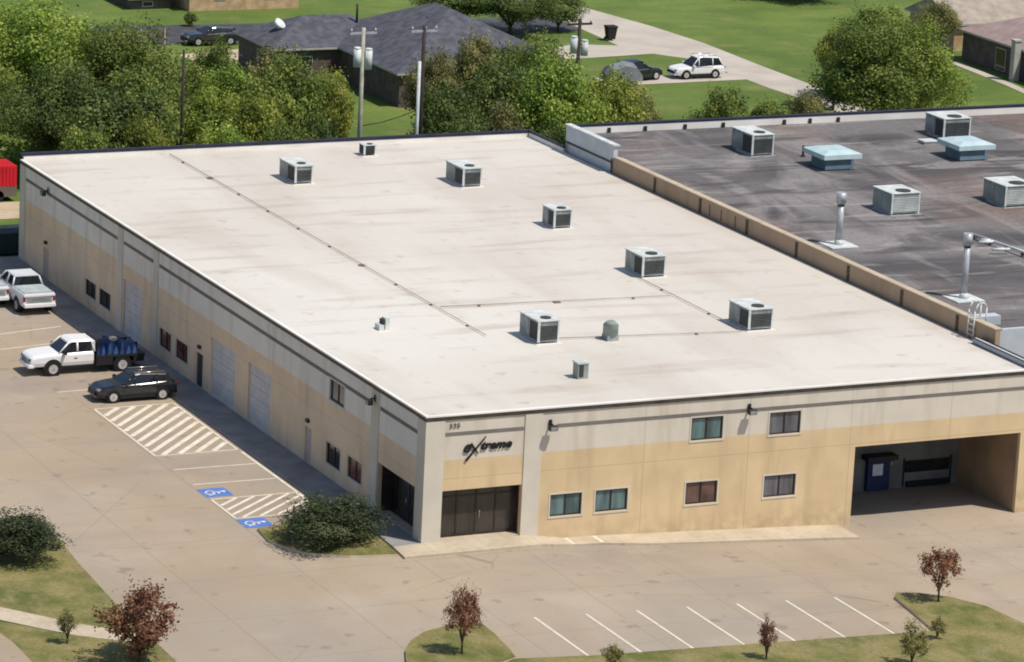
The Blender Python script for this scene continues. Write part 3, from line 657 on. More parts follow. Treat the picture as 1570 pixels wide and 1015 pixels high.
def flue(x, y, hh, label, r=.2):
    t = thing('flue_pipe', on_roof(x, y), label, 'flue', 'tall flues on the dark roof')
    m = MB(); m.box(-.9, -.9, 0, .9, .9, .05); m.build('flashing', 'unit_white', t)
    m = MB(); m.cyl((0, 0, .05), (0, 0, .35), .3, .2); m.build('collar', 'unit_white', t)
    m = MB(); m.cyl((0, 0, .3), (0, 0, hh), r, n=14); m.build('pipe', 'galv', t)
    m = MB(); m.cyl((0, 0, hh), (0, 0, hh + .08), r * .9, n=14); m.cyl((0, 0, hh + .08), (0, 0, hh + .7), r * 1.5, n=14); m.build('cap', 'galv', t)
    m = MB(); m.cyl((0, 0, hh - .1), (0, 0, hh - .02), r * 1.12, n=14); m.build('band', 'dark_metal', t)
flue(38.7, 26.6, 2.5, 'tall grey metal flue near the air conditioner in the middle of the dark roof')
flue(39.1, 12.9, 3.1, 'tall grey metal flue at the front of the dark roof beside white pipework', .18)
t = thing('roof_pipework', on_roof(47.8, 26.4), 'white pipes with two side branches on the dark roof at the right edge', 'pipe')
m = MB()
for a, b in (((0, 0), (1.0, -9)), ((-.3, -1.6), (.2, -1.9)), ((-.75, -2.1), (.25, -2.2)), ((.1, -4.2), (-1.0, -4.0))): m.cyl((a[0], a[1], .25), (b[0], b[1], .25), .09, n=8)
m.build('pipe', 'unit_white', t)
m = MB()
for k in range(6): m.box(.03 + .17 * k, -.3 - 1.55 * k, 0, .25 + .17 * k, -.1 - 1.55 * k, .17)
m.build('support_block', 'bark', t)
t = thing('roof_ladder', (37.0, 6.6, 6.7), 'white tubular ladder hooped over the front end of the tan party wall', 'ladder')
for s in (0, .6):
    m = MB(); pts = [(-1.15, s, -.1), (-1.15, s, 1.5), (-.95, s, 1.9), (-.6, s, 1.95), (-.4, s, 1.7), (-.4, s, .52)]
    for a, b in zip(pts[:-1], pts[1:]): m.cyl(a, b, .045, n=8)
    m.build('rail', 'unit_white', t)
m = MB()
for k in range(5): m.cyl((-1.15, 0, .1 + .3 * k), (-1.15, .6, .1 + .3 * k), .03, n=8)
m.build('rung', 'unit_white', t)
t = thing('pipe_stub', on_roof(49.25, 49.9), 'short thin dark post on the dark roof beside the left vent hood', 'pipe')
m = MB(); m.cyl((0, 0, 0), (0, 0, .75), .07, n=10); m.build('pipe', 'dark_metal', t); m = MB(); m.cyl((0, 0, 0), (0, 0, .08), .16, n=10); m.build('collar', 'dark_metal', t)
t = thing('roof_hatch', on_roof(60.0, 52.0), 'small flat white square hatch on the dark roof left of the far hood', 'hatch')
m = MB(); m.box(-.5, -.4, 0, .5, .4, .16); m.build('curb', 'galv', t); m = MB(); m.box(-.55, -.45, .16, .55, .45, .22); m.build('lid', 'unit_white', t)

# ---------------------------------------------------------------- houses
def hip(m, x0, y0, x1, y1, ze, zr, ov=.4, gable=False):
    x0 -= ov; y0 -= ov; x1 += ov; y1 += ov
    if x1 - x0 >= y1 - y0:
        r = (y1 - y0) / 2 * (0 if gable else 1); a, b = (x0 + r, (y0 + y1) / 2, zr), (x1 - r, (y0 + y1) / 2, zr)
        vs = [(x0, y0, ze), (x1, y0, ze), (x1, y1, ze), (x0, y1, ze), a, b]; fs = [(0, 1, 5, 4), (2, 3, 4, 5), (1, 2, 5), (3, 0, 4), (3, 2, 1, 0)]
    else:
        r = (x1 - x0) / 2 * (0 if gable else 1); a, b = ((x0 + x1) / 2, y0 + r, zr), ((x0 + x1) / 2, y1 - r, zr)
        vs = [(x0, y0, ze), (x1, y0, ze), (x1, y1, ze), (x0, y1, ze), a, b]; fs = [(1, 2, 5, 4), (3, 0, 4, 5), (0, 1, 4), (2, 3, 5), (3, 2, 1, 0)]
    m.add(vs, fs)
def house(name, x, y, label, wings, roofm, wallm, windows=(), gable=False, chim=None):
    t = thing(name, (x, y, 0), label, 'house')
    for (x0, y0, x1, y1, ze, zr) in wings:
        w_ = MB(); w_.box(x0 - x, y0 - y, 0, x1 - x, y1 - y, ze - .02); w_.build('wall', wallm, t)
        r_ = MB(); hip(r_, x0 - x, y0 - y, x1 - x, y1 - y, ze + .16, zr, gable=gable); ro = r_.build('roof', roofm, t)
        f_ = MB(); f_.box(x0 - x - .41, y0 - y - .41, ze, x1 - x + .41, y1 - y + .41, ze + .155); f_.build('fascia', 'fascia', ro)
    for (ax, a, b, c_, z0, z1) in windows:
        m = MB()
        if ax == 's': m.box(a - x, c_ - y - .05, z0, b - x, c_ - y - .003, z1)
        else: m.box(c_ - x - .05, a - y, z0, c_ - x - .003, b - y, z1)
        w_ = m.build('window', 'fascia', t)
        m = MB()
        if ax == 's': m.box(a - x + .08, c_ - y - .06, z0 + .08, b - x - .08, c_ - y - .053, z1 - .08)
        else: m.box(c_ - x - .06, a - y + .08, z0 + .08, c_ - x - .053, b - y - .08, z1 - .08)
        m.build('pane', 'glass_dark', w_)
    if chim:
        cx, cy, z0, z1 = chim; m = MB(); m.box(cx - x - .3, cy - y - .3, z0, cx - x + .3, cy - y + .3, z1); m.box(cx - x - .38, cy - y - .38, z1, cx - x + .38, cy - y + .38, z1 + .12); m.build('chimney', 'fascia', t)
    return t
hh = house('house', 39.2, 105, 'house with a wide dark slate coloured hip roof behind the utility poles',
    [(39.2, 116.8, 51, 124.5, 2.55, 4.6), (44.9, 105, 60, 123, 2.6, 6.3)], 'shingle_dark', 'brick_dark',
    [('s', 46.5, 47.6, 105, 1.0, 2.1), ('s', 48.6, 49.8, 105, 1.0, 2.1), ('s', 41, 42.5, 116.8, 1.0, 2.0), ('w', 119, 120.4, 39.2, 1.0, 2.1)])
m = MB(); m.cyl((1.6, 15.2, 3.9), (1.75, 15.0, 4.15), .42, .5, 16); m.cyl((1.6, 15.3, 3.2), (1.6, 15.2, 3.95), .05, n=6); m.build('satellite_dish', 'unit_white', hh)
for px_, py_ in ((8.2, 14.5), (11.5, 8)):
    m = MB(); m.cyl((px_, py_, 4.0), (px_, py_, 5.6), .1, n=8); m.build('vent_pipe', 'dark_metal', hh)
house('tan_brick_house', 44.2, 148.8, 'tan brick house with a dark red roof at the top edge of the photo', [(44.2, 148.8, 54.5, 157, 2.4, 4.6)], 'shingle_brown', 'brick_tan',
    [('s', 46.5, 47.6, 148.8, .9, 2.0), ('s', 51.2, 52.4, 148.8, .9, 2.0)])
house('garage', 39.5, 150.6, 'dark roofed outbuilding left of the tan brick house', [(39.5, 150.6, 43.2, 157, .9, 2.6)], 'shingle_dark', 'brick_dark', [('s', 40.5, 41.5, 150.6, .2, .7)])
house('brown_roof_house', 102, 96, 'house with a broad pinkish brown shingle roof at the top right corner', [(102.2, 94, 113, 115, 2.5, 4.9)], 'shingle_pink', 'brick_dark',
    [('w', 98.5, 99.8, 102.2, .9, 2.0), ('w', 103.0, 104.3, 102.2, .9, 2.0), ('w', 108, 109.6, 102.2, .2, 2.1)], gable=False, chim=(101.3, 105.2, 0, 3.4))
house('far_gable_house', 103, 118.5, 'pale gabled wing behind the large tree near the top right', [(103.5, 118.5, 112, 126, 2.3, 4.2)], 'shingle_tan', 'brick_tan', [('w', 121, 122.4, 103.5, .9, 1.9)], gable=True)

# ---------------------------------------------------------------- utility poles
def pole(x, y, top, label, mt, arm=True, trans=(), riser=0, arm_m='galv', r=.16):
    t = thing('utility_pole', (x, y, 0), label, 'utility pole', 'utility poles behind the buildings')
    m = MB(); m.cyl((0, 0, 0), (0, 0, top), r * 1.15, r * .8, 12); m.build('pole', mt, t)
    if arm:
        m = MB(); m.box(-1.0, -.06, top - .45, 1.0, .06, top - .3); a = m.build('crossarm', arm_m, t)
        for px_ in (-.9, 0.12, .9):
            m = MB(); m.cyl((px_, 0, top - .3), (px_, 0, top - .05), .07, .05, 8); m.build('insulator', 'galv', a)
    for (dx, z0, z1) in trans:
        m = MB(); m.cyl((dx, -.1, z0), (dx, -.1, z1), .27, n=14); m.cyl((dx, -.1, z1), (dx, -.1, z1 + .08), .29, .2, 14); m.cyl((dx * .3, 0, (z0 + z1) / 2), (dx, -.1, (z0 + z1) / 2), .05, n=6); m.build('transformer', 'unit_white', t)
    if riser: m = MB(); m.cyl((-.28, -.05, 0), (-.28, -.05, riser), .12, n=10); m.build('conduit_riser', 'unit_white', t)
    return t
pole(29.0, 76, 11.9, 'pale utility pole carrying two white transformer cans', 'pole_light', trans=((-.45, 9.2, 10.5), (.4, 9.0, 10.4)))
pole(33.6, 76, 11.9, 'dark utility pole with a white conduit running up its left side', 'pole_dark', riser=9.4)
pole(49.7, 84, 10.5, 'dark utility pole with white transformers standing among bright trees', 'pole_dark', trans=((-.45, 8.0, 9.2), (.42, 7.8, 8.9)), arm_m='pole_dark')
pole(16.95, 79, 10.2, 'thin plain dark pole at the edge of the left woods', 'pole_dark', arm=False, r=.11)
t = thing('guy_wire', (33.4, 76, 6.0), 'thin dark wire slanting down from the dark utility pole', 'wire')
m = MB(); pts = [(0, 0, 0), (-1.3, 0, -.45), (-2.7, 0, -.8), (-4.2, 0, -1.0)]
for a, b in zip(pts[:-1], pts[1:]): m.cyl(a, b, .035, n=6)
m.build('wire', 'pole_dark', t)

# ---------------------------------------------------------------- vehicles (local +X is forward)
def ringsec(x, hw, zb, zbelt, ztop, htop):
    return [(x, -hw * .94, zb), (x, -hw, zb + .22), (x, -hw, zbelt - .1), (x, -hw * .96, zbelt), (x, -htop, ztop), (x, htop, ztop), (x, hw * .96, zbelt), (x, hw, zbelt - .1), (x, hw, zb + .22), (x, hw * .94, zb)]
def wheel(t, x, y, r, wd, rimm='rim'):
    s = 1 if y > 0 else -1
    w_ = MB().cyl((x, y - wd * s, r), (x, y, r), r, n=22).build('wheel', 'tyre', t)
    MB().cyl((x, y - .02 * s, r), (x, y + .012 * s, r), r * .66, n=18).build('rim', rimm, w_)
    hb = MB(); hb.cyl((x, y + .012 * s, r), (x, y + .03 * s, r), r * .18, n=8); hb.build('hub_cap', 'chrome', w_)
def car(loc, rz, label, group, paint, L=4.7, W=1.86, kind='suv', hgt=1.65, wb=2.75, name='parked_car', front='car_trim', roofrack=False):
    t = thing(name, loc, label, 'car', group, rz); hw = W / 2; f = L / 2; zb = .28; zbel = .98; zh = .93
    st = [(-f, .86, .98, .80), (-f + .12, .97, 1.05, .86), (-f + .6, 1, 1.04, .88), (-.2, 1, 1.0, .88), (f - 1.55, 1, 1.0, .86), (f - 1.0, .99, .97, .80), (f - .45, .96, .90, .74), (f - .12, .88, .78, .66), (f, .74, .62, .5)]
    m = MB(); rg = []
    for x, k, zt, ht in st: rg.append(ringsec(x, hw * k, zb + (.06 if abs(x) > f - .2 else 0), min(zt - .05, zbel - .06), zt, hw * ht))
    m.loft(rg, smooth=False); m.build('body', paint, t, bevel=.03)
    ex = (-f + .15, -f + .55, -.2, f - 2.25, f - 1.45); zt = (1.05, hgt - .12, hgt, hgt - .03, 1.0) if kind == 'suv' else (1.03, hgt - .12, hgt, hgt - .04, 1.0)
    gl = MB(); rr = []
    for x, zz in zip(ex, zt): tw = hw * (.88 - .26 * (zz - 1.0) / (hgt - 1.0)); rr.append([(x, -hw * .9, .97), (x, -tw, zz), (x, tw, zz), (x, hw * .9, .97)])
    gl.loft(rr); gl.build('glazing', 'car_glass', t)
    rf = MB(); r1 = []
    for x, zz in ((-f + .42, hgt - .17), (-f + .6, hgt - .07), (-.2, hgt + .03), (f - 2.3, hgt), (f - 2.12, hgt - .07)):
        tw = hw * .64; r1.append([(x, -tw - .05, zz - .06), (x, -tw, zz), (x, 0, zz + .02), (x, tw, zz), (x, tw + .05, zz - .06)])
    rf.loft(r1); rf.build('roof', paint, t)
    for s in (-1, 1):
        b0 = hw * .905; b1 = hw * .63
        for xa, xb in ((f - 1.5, f - 2.25), (.15, .05), (-1.15, -1.2), (-f + .2, -f + .55)):
            MB().cyl((xa, s * b0, .97), (xb, s * b1, hgt - .06), .045, n=6).build('pillar', paint, t)
        ds = MB(); ds.box(-1.1, s * (hw - .004), .94, f - 1.5, s * (hw + .006), .985); ds.build('belt_trim', 'chrome', t)
        mr = MB(); mr.box(f - 1.75, s * (hw - .02), .98, f - 1.55, s * (hw + .18), 1.13); mr.build('mirror', paint, t, bevel=.02)
        hl = MB(); hl.box(f - .3, s * hw * .55, .66, f - .05, s * hw * .86, .8); hl.build('headlight', 'lamp_glass', t, bevel=.02)
        tl = MB(); tl.box(-f - .01, s * hw * .62, .75, -f + .14, s * hw * .92, .98); tl.build('tail_light', 'lamp_red', t, bevel=.02)
        sk = MB(); sk.box(-f + .5, s * (hw - .03), zb - .06, f - .5, s * (hw + .004), zb + .12); sk.build('sill', 'car_trim', t)
        for x in (-wb / 2 - .05, wb / 2 + .02):
            MB().cyl((x, s * (hw - .2), .36), (x, s * (hw + .004), .36), .41, n=22).build('wheel_arch', 'car_trim', t)
            wheel(t, x, s * (hw + .02), .34, .22)
        if roofrack: MB().cyl((-f + .7, s * hw * .6, hgt + .06), (.1, s * hw * .6, hgt + .08), .025, n=6).build('roof_rail', 'chrome', t)
    gr = MB(); gr.box(f - .1, -hw * .5, .42, f + .012, hw * .5, .66); gr.build('grille', front, t)
    bp = MB(); bp.box(f - .12, -hw * .8, .3, f + .03, hw * .8, .42); bp.box(-f - .04, -hw * .85, .34, -f + .1, hw * .85, .5); bp.build('bumper', 'chrome' if front == 'chrome' else paint, t, bevel=.02)
    return t
hz = h(-4, 30)
car((-4.32, 30.3, hz), R(180), 'black estate car with bright side trim parked beside the hatched box', None, 'car_black', L=4.75, hgt=1.5, wb=2.85, roofrack=True)
# silver pickups/SUVs facing the camera at the left edge
def bigsuv(loc, label):
    t = thing('parked_pickup', loc, label, 'pickup truck', 'silver pickups at the left edge', R(90)); hw = 1.06   # local +x forward, tail at x = 0
    m = MB(); m.loft([ringsec(x, hw * k, .5, z1 - .06, z1, hw * .93) for x, k, z1 in ((0, .97, 1.3), (.12, 1, 1.32), (2.2, 1, 1.32), (4.3, 1, 1.28), (5.4, .98, 1.2), (5.9, .9, 1.05))]); m.build('body', 'car_light', t, bevel=.03)
    m = MB(); m.box(.12, -.9, 1.32, 2.15, .9, 1.37); m.box(.12, -.9, 1.37, .2, .9, 1.4); m.box(1.1, -.9, 1.37, 1.18, .9, 1.4); m.build('bed_cover', 'tarp_grey_pale', t)
    g = MB(); g.loft([[(x, -hw * .9, 1.28), (x, -tw, zz), (x, tw, zz), (x, hw * .9, 1.28)] for x, zz, tw in ((2.2, 1.3, .9), (2.4, 1.82, .78), (4.0, 1.86, .78), (4.7, 1.28, .9))]); g.build('glazing', 'car_glass', t)
    MB().box(2.38, -.79, 1.83, 4.0, .79, 1.92).build('roof', 'car_light', t, bevel=.03)
    for s in (-1, 1):
        for xa, xb in ((2.22, 2.42), (3.3, 3.3), (4.68, 4.0)): MB().cyl((xa, s * .96, 1.28), (xb, s * .78, 1.86), .06, n=6).build('pillar', 'car_light', t)
        for x in (1.15, 4.9):
            MB().cyl((x, s * .8, .47), (x, s * (hw + .004), .47), .54, n=22).build('wheel_arch', 'car_trim', t); wheel(t, x, s * (hw + .02), .42, .28)
        MB().box(-.02, s * .86, .85, .1, s * 1.02, 1.2).build('tail_light', 'lamp_red', t, bevel=.015)
    MB().box(-.03, -.8, .78, .02, .8, 1.05).build('tailgate_panel', 'unit_grey', t)
    MB().box(-.05, -1.0, 1.14, .05, 1.0, 1.28).build('tailgate_top', 'car_white', t, bevel=.02)
    MB().box(-.22, -1.0, .5, .02, 1.0, .74).build('bumper', 'car_white', t, bevel=.04)
bigsuv((-3.25, 49.6, h(-3, 49)), 'pale silver pickup with a covered bed, the one nearest the side wall')
bigsuv((-5.45, 51.8, h(-3, 51)), 'pale silver pickup with a covered bed, cut off by the left edge of the photo')
# white crew cab truck with flat bed
T = thing('flatbed_truck', (-5.0, 36.8, h(-5, 36)), 'white crew cab pickup with a dark flat bed loaded with blue tarp', 'truck', None, R(180)); hw = 1.0
m = MB(); m.loft([ringsec(x, hw * k, .55, z1 - .07, z1, hw * q) for x, k, z1, q in ((-.35, 1, 1.32, .9), (0, 1, 1.32, .9), (1.65, 1, 1.3, .88), (2.0, .99, 1.3, .84), (2.9, .97, 1.24, .8), (3.25, .93, 1.16, .76), (3.42, .88, 1.05, .7))]); m.build('body', 'car_white', T, bevel=.03)
m = MB(); m.loft([[(x, -.9, 1.28), (x, -tw, zz), (x, tw, zz), (x, .9, 1.28)] for x, zz, tw in ((-.42, 1.3, .86), (-.33, 1.86, .72), (1.0, 1.9, .72), (1.72, 1.3, .84))]); m.build('glazing', 'car_glass', T)
m = MB(); m.loft([[(x, -.78, zz - .1), (x, -.7, zz), (x, .7, zz), (x, .78, zz - .1)] for x, zz in ((-.4, 1.88), (-.2, 1.96), (.9, 1.98), (1.15, 1.88))]); m.build('roof', 'car_white', T)
m = MB(); m.box(-.42, -.92, 1.27, -.36, .92, 1.9); m.build('cab_back', 'car_white', T)
for s in (-1, 1):
    for xa, xb, r_ in ((1.74, 1.08, .05), (.62, .6, .06), (-.38, -.33, .1)): MB().cyl((xa, s * .91, 1.28), (xb, s * .745, 1.88), r_, n=6).build('pillar', 'car_white', T)
    for x in (2.1, -2.1):
        MB().cyl((x, s * .75, .45), (x, s * 1.004, .45), .54, n=22).build('wheel_arch', 'car_trim', T); wheel(T, x, s * 1.03, .41, .28)
    MB().box(3.1, s * .6, .86, 3.42, s * .86, 1.04).build('headlight', 'lamp_glass', T, bevel=.02)
    MB().box(1.35, s * .98, 1.25, 1.5, s * 1.26, 1.48).build('mirror', 'car_trim', T, bevel=.02)
    MB().box(.65, s * 1.0, .95, .85, s * 1.015, 1.0).build('door_handle', 'car_trim', T)
MB().box(3.3, -.58, .72, 3.47, .58, 1.02).build('grille', 'unit_grey', T, bevel=.02)
MB().box(3.2, -.94, .5, 3.58, .94, .72).build('bumper', 'car_white', T, bevel=.04)
m = MB(); m.box(-3.4, -.4, .45, 1.4, .4, .6); m.build('chassis', 'car_trim', T)
m = MB(); m.box(-3.45, -1.02, .88, -.5, 1.02, 1.0); m.box(-.6, -1.0, 1.0, -.5, 1.0, 1.98); m.box(-3.4, -1.02, .55, -2.75, 1.02, .88); m.box(-1.5, -1.02, .45, -.5, 1.02, .88); m.build('flat_bed', 'car_trim', T)
m = MB(); rnd = random.Random(4)
for a in range(7):
    x = -3.1 + a * .38; hh_ = 1.5 + .38 * rnd.random(); m.loft([[(x + dx, -.8, 1.0), (x + dx, -.6, zz), (x + dx, .1, zz + .1 * rnd.random()), (x + dx, .7, zz - .1), (x + dx, .85, 1.0)] for dx, zz in ((0, 1.1), (.15, hh_), (.36, 1.15))])
m.build('tarp_load', 'tarp_blue', T)
m = MB(); m.box(-2.2, -.5, 1.55, -1.8, -.1, 1.72); m.cyl((-3.2, -.98, 1.2), (-.6, -.98, 1.2), .03, n=6); m.build('rail', 'chrome', T)
# dark low trailer behind the truck, in the shade
t = thing('utility_trailer', (-2.4, 38.9, h(-2, 39) + .06), 'dark low trailer with a pale front rail in the shade beyond the white pickup', 'trailer', None, R(180))
m = MB(); m.box(-1.3, -.6, .5, 2.0, .6, .62); m.box(-1.3, -.6, .62, 2.0, -.55, .95); m.box(-1.3, .55, .62, 2.0, .6, .95); m.build('bed', 'car_trim', t)
m = MB(); m.box(1.5, -.6, .95, 2.1, .6, 1.02); m.build('front_rail', 'galv', t)
for s in (-1, 1): wheel(t, 0, s * .78, .3, .16)
# vehicles far behind
car((74.7, 112.0, .05), R(180), 'white off-road car with a dark front parked on the pad by the street', None, 'car_white', L=4.6, hgt=1.75, wb=2.6, front='car_trim', roofrack=True)
car((69.3, 112.0, .05), R(15), 'dark green car parked behind the white one, half hidden by trees', None, 'car_black', L=4.3, hgt=1.6, wb=2.5)
car((40.3, 133.6, .03), R(180), 'black saloon car parked on the far grey street at the upper left', None, 'car_black', L=4.8, hgt=1.45, wb=2.8)
t = thing('covered_trailer', (67.0, 110.3, .05), 'grey tarpaulin covered trailer beside the dark green car', 'trailer')
m = MB(); m.loft([[(x, -.9, .35), (x, -.8, zz), (x, 0, zz + .3), (x, .8, zz), (x, .9, .35)] for x, zz in ((-1.6, .7), (-1.2, 1.3), (0, 1.6), (1.0, 1.4), (1.5, .8))]); m.build('cover', 'tarp_grey', t)
for s in (-1, 1): wheel(t, 0, s * .95, .3, .16)
# bin
t = thing('wheelie_bin', (75.4, 129.0, .04), 'black wheeled rubbish bin standing at the street edge', 'bin')
m = MB(); m.loft([[(-.32, -.3, .1), (.32, -.3, .1), (.32, .3, .1), (-.32, .3, .1)], [(-.44, -.42, 1.15), (.44, -.42, 1.15), (.44, .42, 1.15), (-.44, .42, 1.15)]]); m.build('bin_body', 'bin_black', t)
m = MB(); m.box(-.48, -.47, 1.15, .48, .46, 1.25); m.build('lid', 'bin_black', t)
for s in (-1, 1): MB().cyl((s * .3, .33, .13), (s * .4, .33, .13), .13, n=12).build('wheel', 'tyre', t)
# red container, dumpster at the far left corner
t = thing('shipping_container', (2.3, 81, .0), 'bright red metal container at the left edge behind the warehouse corner', 'container')
m = MB(); m.box(-6, -1.2, 1.05, 3.1, 1.2, 2.45)
for k in range(36): m.box(-5.9 + .25 * k, -1.24, 1.1, -5.78 + .25 * k, -1.204, 2.35)
m.build('box', 'red_paint', t); m = MB(); m.box(-6, -1.25, .35, 3.1, 1.2, 1.045); m.build('chassis', 'fence_wood', t)
for k in (-4.5, 1.8): MB().cyl((k, -1.25, .4), (k, -.9, .4), .4, n=16).build('wheel', 'tyre', t)
t = thing('dumpster', (-.2, 65.4, .0), 'dark green steel dumpster at the left edge behind the warehouse corner', 'dumpster')
m = MB(); m.loft([[(-1.4, -1, .15), (1.2, -1, .15), (1.2, 1, .15), (-1.4, 1, .15)], [(-1.6, -1.2, 1.5), (1.3, -1.2, 1.5), (1.3, 1.1, 1.5), (-1.6, 1.1, 1.5)]]); m.build('bin_body', 'dumpster', t)
m = MB(); m.box(-1.65, -1.25, 1.5, 1.35, 1.15, 1.58); m.build('lid', 'dumpster', t)
# far timber fence along the left street
t = thing('fence', (28, 134.2, 0), 'grey timber fence with pale posts beside the far left street', 'fence')
m = MB()
for k in range(44): m.box(k * .2, 0, .1, k * .2 + .17, .03, 1.25)
m.build('board_panel', 'fence_wood', t)
for k in range(5): MB().box(k * 2.1, -.08, 0, k * 2.1 + .12, -.003, 1.35).build('post', 'fascia', t)

# ---------------------------------------------------------------- vegetation
def leaves(name, P, Nn, size, tint, m):
    n_ = len(P); rg = np.random.default_rng(len(P)); up = rg.normal(size=(n_, 3))
    Nn = Nn / np.linalg.norm(Nn, axis=1)[:, None]; U = np.cross(Nn, up); U /= np.linalg.norm(U, axis=1)[:, None] + 1e-9; V = np.cross(Nn, U)
    s = (size * (.6 + .8 * rg.random(n_)))[:, None]
    vs = np.stack([P - U * s - V * s * .55, P + U * s * .2 - V * s * .75, P + U * s + V * s * .3, P - U * s * .3 + V * s * .7], 1).reshape(-1, 3)
    me = bpy.data.meshes.new(name); me.vertices.add(n_ * 4); me.vertices.foreach_set('co', vs.astype('f').ravel())
    me.loops.add(n_ * 4); me.loops.foreach_set('vertex_index', np.arange(n_ * 4, dtype='i'))
    me.polygons.add(n_); me.polygons.foreach_set('loop_start', np.arange(n_, dtype='i') * 4); me.update()
    at = me.attributes.new('tint', 'FLOAT', 'FACE'); at.data.foreach_set('value', np.clip(tint, 0, 1).astype('f'))
    me.materials.append(MATS[m]); me.validate(); return me
def crown_mesh(seed, n_, leaf, m, clumps=45, cr=.3, spiky=0):
    rg = np.random.default_rng(seed)
    d = rg.normal(size=(clumps, 3)); d[:, 2] = d[:, 2] * .9 + .15; d /= np.linalg.norm(d, axis=1)[:, None]
    rad = .30 + .62 * rg.random(clumps) ** .6; Cc = d * rad[:, None]; rc = cr * (.55 + .8 * rg.random(clumps)); ct = .5 + .20 * rg.normal(size=clumps)
    idx = rg.choice(clumps, n_, p=rc ** 2 / (rc ** 2).sum()); q = rg.normal(size=(n_, 3)); q /= np.linalg.norm(q, axis=1)[:, None]
    rr = .5 + .5 * rg.random(n_) ** .5 + .12 * rg.normal(size=n_)
    P = Cc[idx] + q * (rc[idx] * rr)[:, None] * np.array([1, 1, .85])
    if spiky: P += q * (rg.random(n_) ** 4 * spiky)[:, None]
    lobe = 1 + .13 * np.sin(3 * np.arctan2(P[:, 1], P[:, 0]) + seed * 2) + .10 * np.sin(P[:, 2] * 5 + seed) + .07 * np.sin(7 * np.arctan2(P[:, 1], P[:, 0]) + P[:, 2] * 4)
    P = P * lobe[:, None]
    Nn = q + Cc[idx] * .4 + rg.normal(size=(n_, 3)) * .75 + np.array([0, 0, .25])
    return leaves('crown', P, Nn, np.full(n_, leaf), ct[idx] + .16 * rg.normal(size=n_), m)
CR = {}
def crown(kind, m, seed):
    k = (kind, m, seed)
    if k not in CR:
        CR[k] = {'big': lambda: crown_mesh(seed, 30000, .021, m, 130, .2, .12), 'mid': lambda: crown_mesh(seed, 14000, .034, m, 80, .24, .16),
                 'shrub': lambda: crown_mesh(seed, 16000, .028, m, 70, .27, .14), 'loose': lambda: crown_mesh(seed, 5000, .042, m, 50, .17, .35), 'sparse': lambda: crown_mesh(seed, 2200, .055, m, 30, .22, .3)}[kind]()
    return CR[k]
def trunk_mesh(seed, hgt, r, spread, nl=6, base=.35):
    rg = random.Random(seed); m = MB()
    m.cyl((0, 0, -.1), (0, 0, hgt * base), r, r * .8, 8)
    for i in range(nl):
        a = 2 * math.pi * (i + rg.random() * .6) / nl; s = spread * (.45 + .4 * rg.random()); z1 = hgt * (.6 + .3 * rg.random())
        p = [(0, 0, hgt * base * .96), (math.cos(a) * s * .35, math.sin(a) * s * .35, hgt * base + (z1 - hgt * base) * .5), (math.cos(a) * s, math.sin(a) * s, z1)]
        m.cyl(p[0], p[1], r * .6, r * .4, 6); m.cyl(p[1], p[2], r * .4, r * .12, 6)
    return m
def tree(x, y, z0, zlo, zhi, rad, label, m, kind='mid', seed=1, group=None, name='tree', cat='tree', sq=1.):
    t = thing(name, (x, y, z0), label, cat, group)
    trunk_mesh(seed, zhi * .85, max(.06, rad * .05), rad, base=max(.12, zlo / zhi * .8)).build('trunk', 'bark', t)
    o = bpy.data.objects.new('crown', crown(kind, m, seed % 3 + 1)); C.objects.link(o); o.parent = t
    o.location = (0, 0, (zlo + zhi) / 2); o.scale = (rad, rad * sq, (zhi - zlo) / 2 * 1.02); o.rotation_euler = (0, 0, seed * 1.7)
    return t
GW = 'trees in the woods behind the warehouse'
tree(13.7, 100, 0, 1.5, 10.6, 5.4, 'large bright green tree at the top left corner', 'leaf_bright', 'big', 1, GW)
tree(18.6, 95, 0, 1, 9.0, 4.8, 'broad olive green tree left of the thin dark pole', 'leaf_mid', 'big', 2, GW)
tree(10.3, 84.5, 0, .8, 8.8, 4.0, 'dark green tree above the red container', 'leaf_dark', 'big', 3, GW)
tree(12.6, 80.5, 0, .5, 7.9, 3.9, 'dark rounded tree behind the left end of the white roof', 'leaf_dark', 'mid', 4, GW)
tree(16.4, 85.5, 0, .5, 7.2, 2.9, 'mid green tree directly left of the thin dark pole base', 'leaf_mid', 'mid', 5, GW)
tree(21.9, 86, 0, .3, 6.2, 2.3, 'small bright bushy tree right of the thin dark pole', 'leaf_bright', 'mid', 6, GW)
tree(24.2, 83, 0, .3, 6.6, 2.3, 'yellow green bushy tree below the left wing of the slate roofed house', 'leaf_yellow', 'mid', 7, GW)
tree(27.0, 85.5, 0, .5, 7.8, 2.9, 'dark green leafy tree left of the pole with two transformers', 'leaf_mid', 'mid', 8, GW)
tree(31.7, 87, 0, .5, 6.5, 1.5, 'narrow yellowish tree right of the pole with two transformers', 'leaf_yellow', 'mid', 9, GW)
tree(38.0, 81, 0, .5, 6.9, 2.5, 'dark green tree right of the dark utility pole', 'leaf_dark', 'mid', 10, GW)
tree(40.9, 90, 0, 2, 7.0, 2.0, 'olive tree in front of the slate roof beside the dark utility pole', 'leaf_olive', 'mid', 11, GW)
tree(47.0, 96, 0, 2, 7.6, 1.9, 'thin brownish tree standing against the slate roof', 'leaf_olive', 'mid', 12, GW)
tree(44.2, 85, 0, .5, 7.6, 2.9, 'grey green tree in the middle of the woods right of the poles', 'leaf_dark', 'mid', 13, GW)
tree(46.8, 81.5, 0, .5, 8.0, 3.0, 'broad light green tree left of the pole among trees', 'leaf_bright', 'mid', 14, GW)
tree(48.6, 89, 0, .5, 8.6, 3.0, 'tall blue green tree behind the pole among trees', 'leaf_mid', 'big', 15, GW)
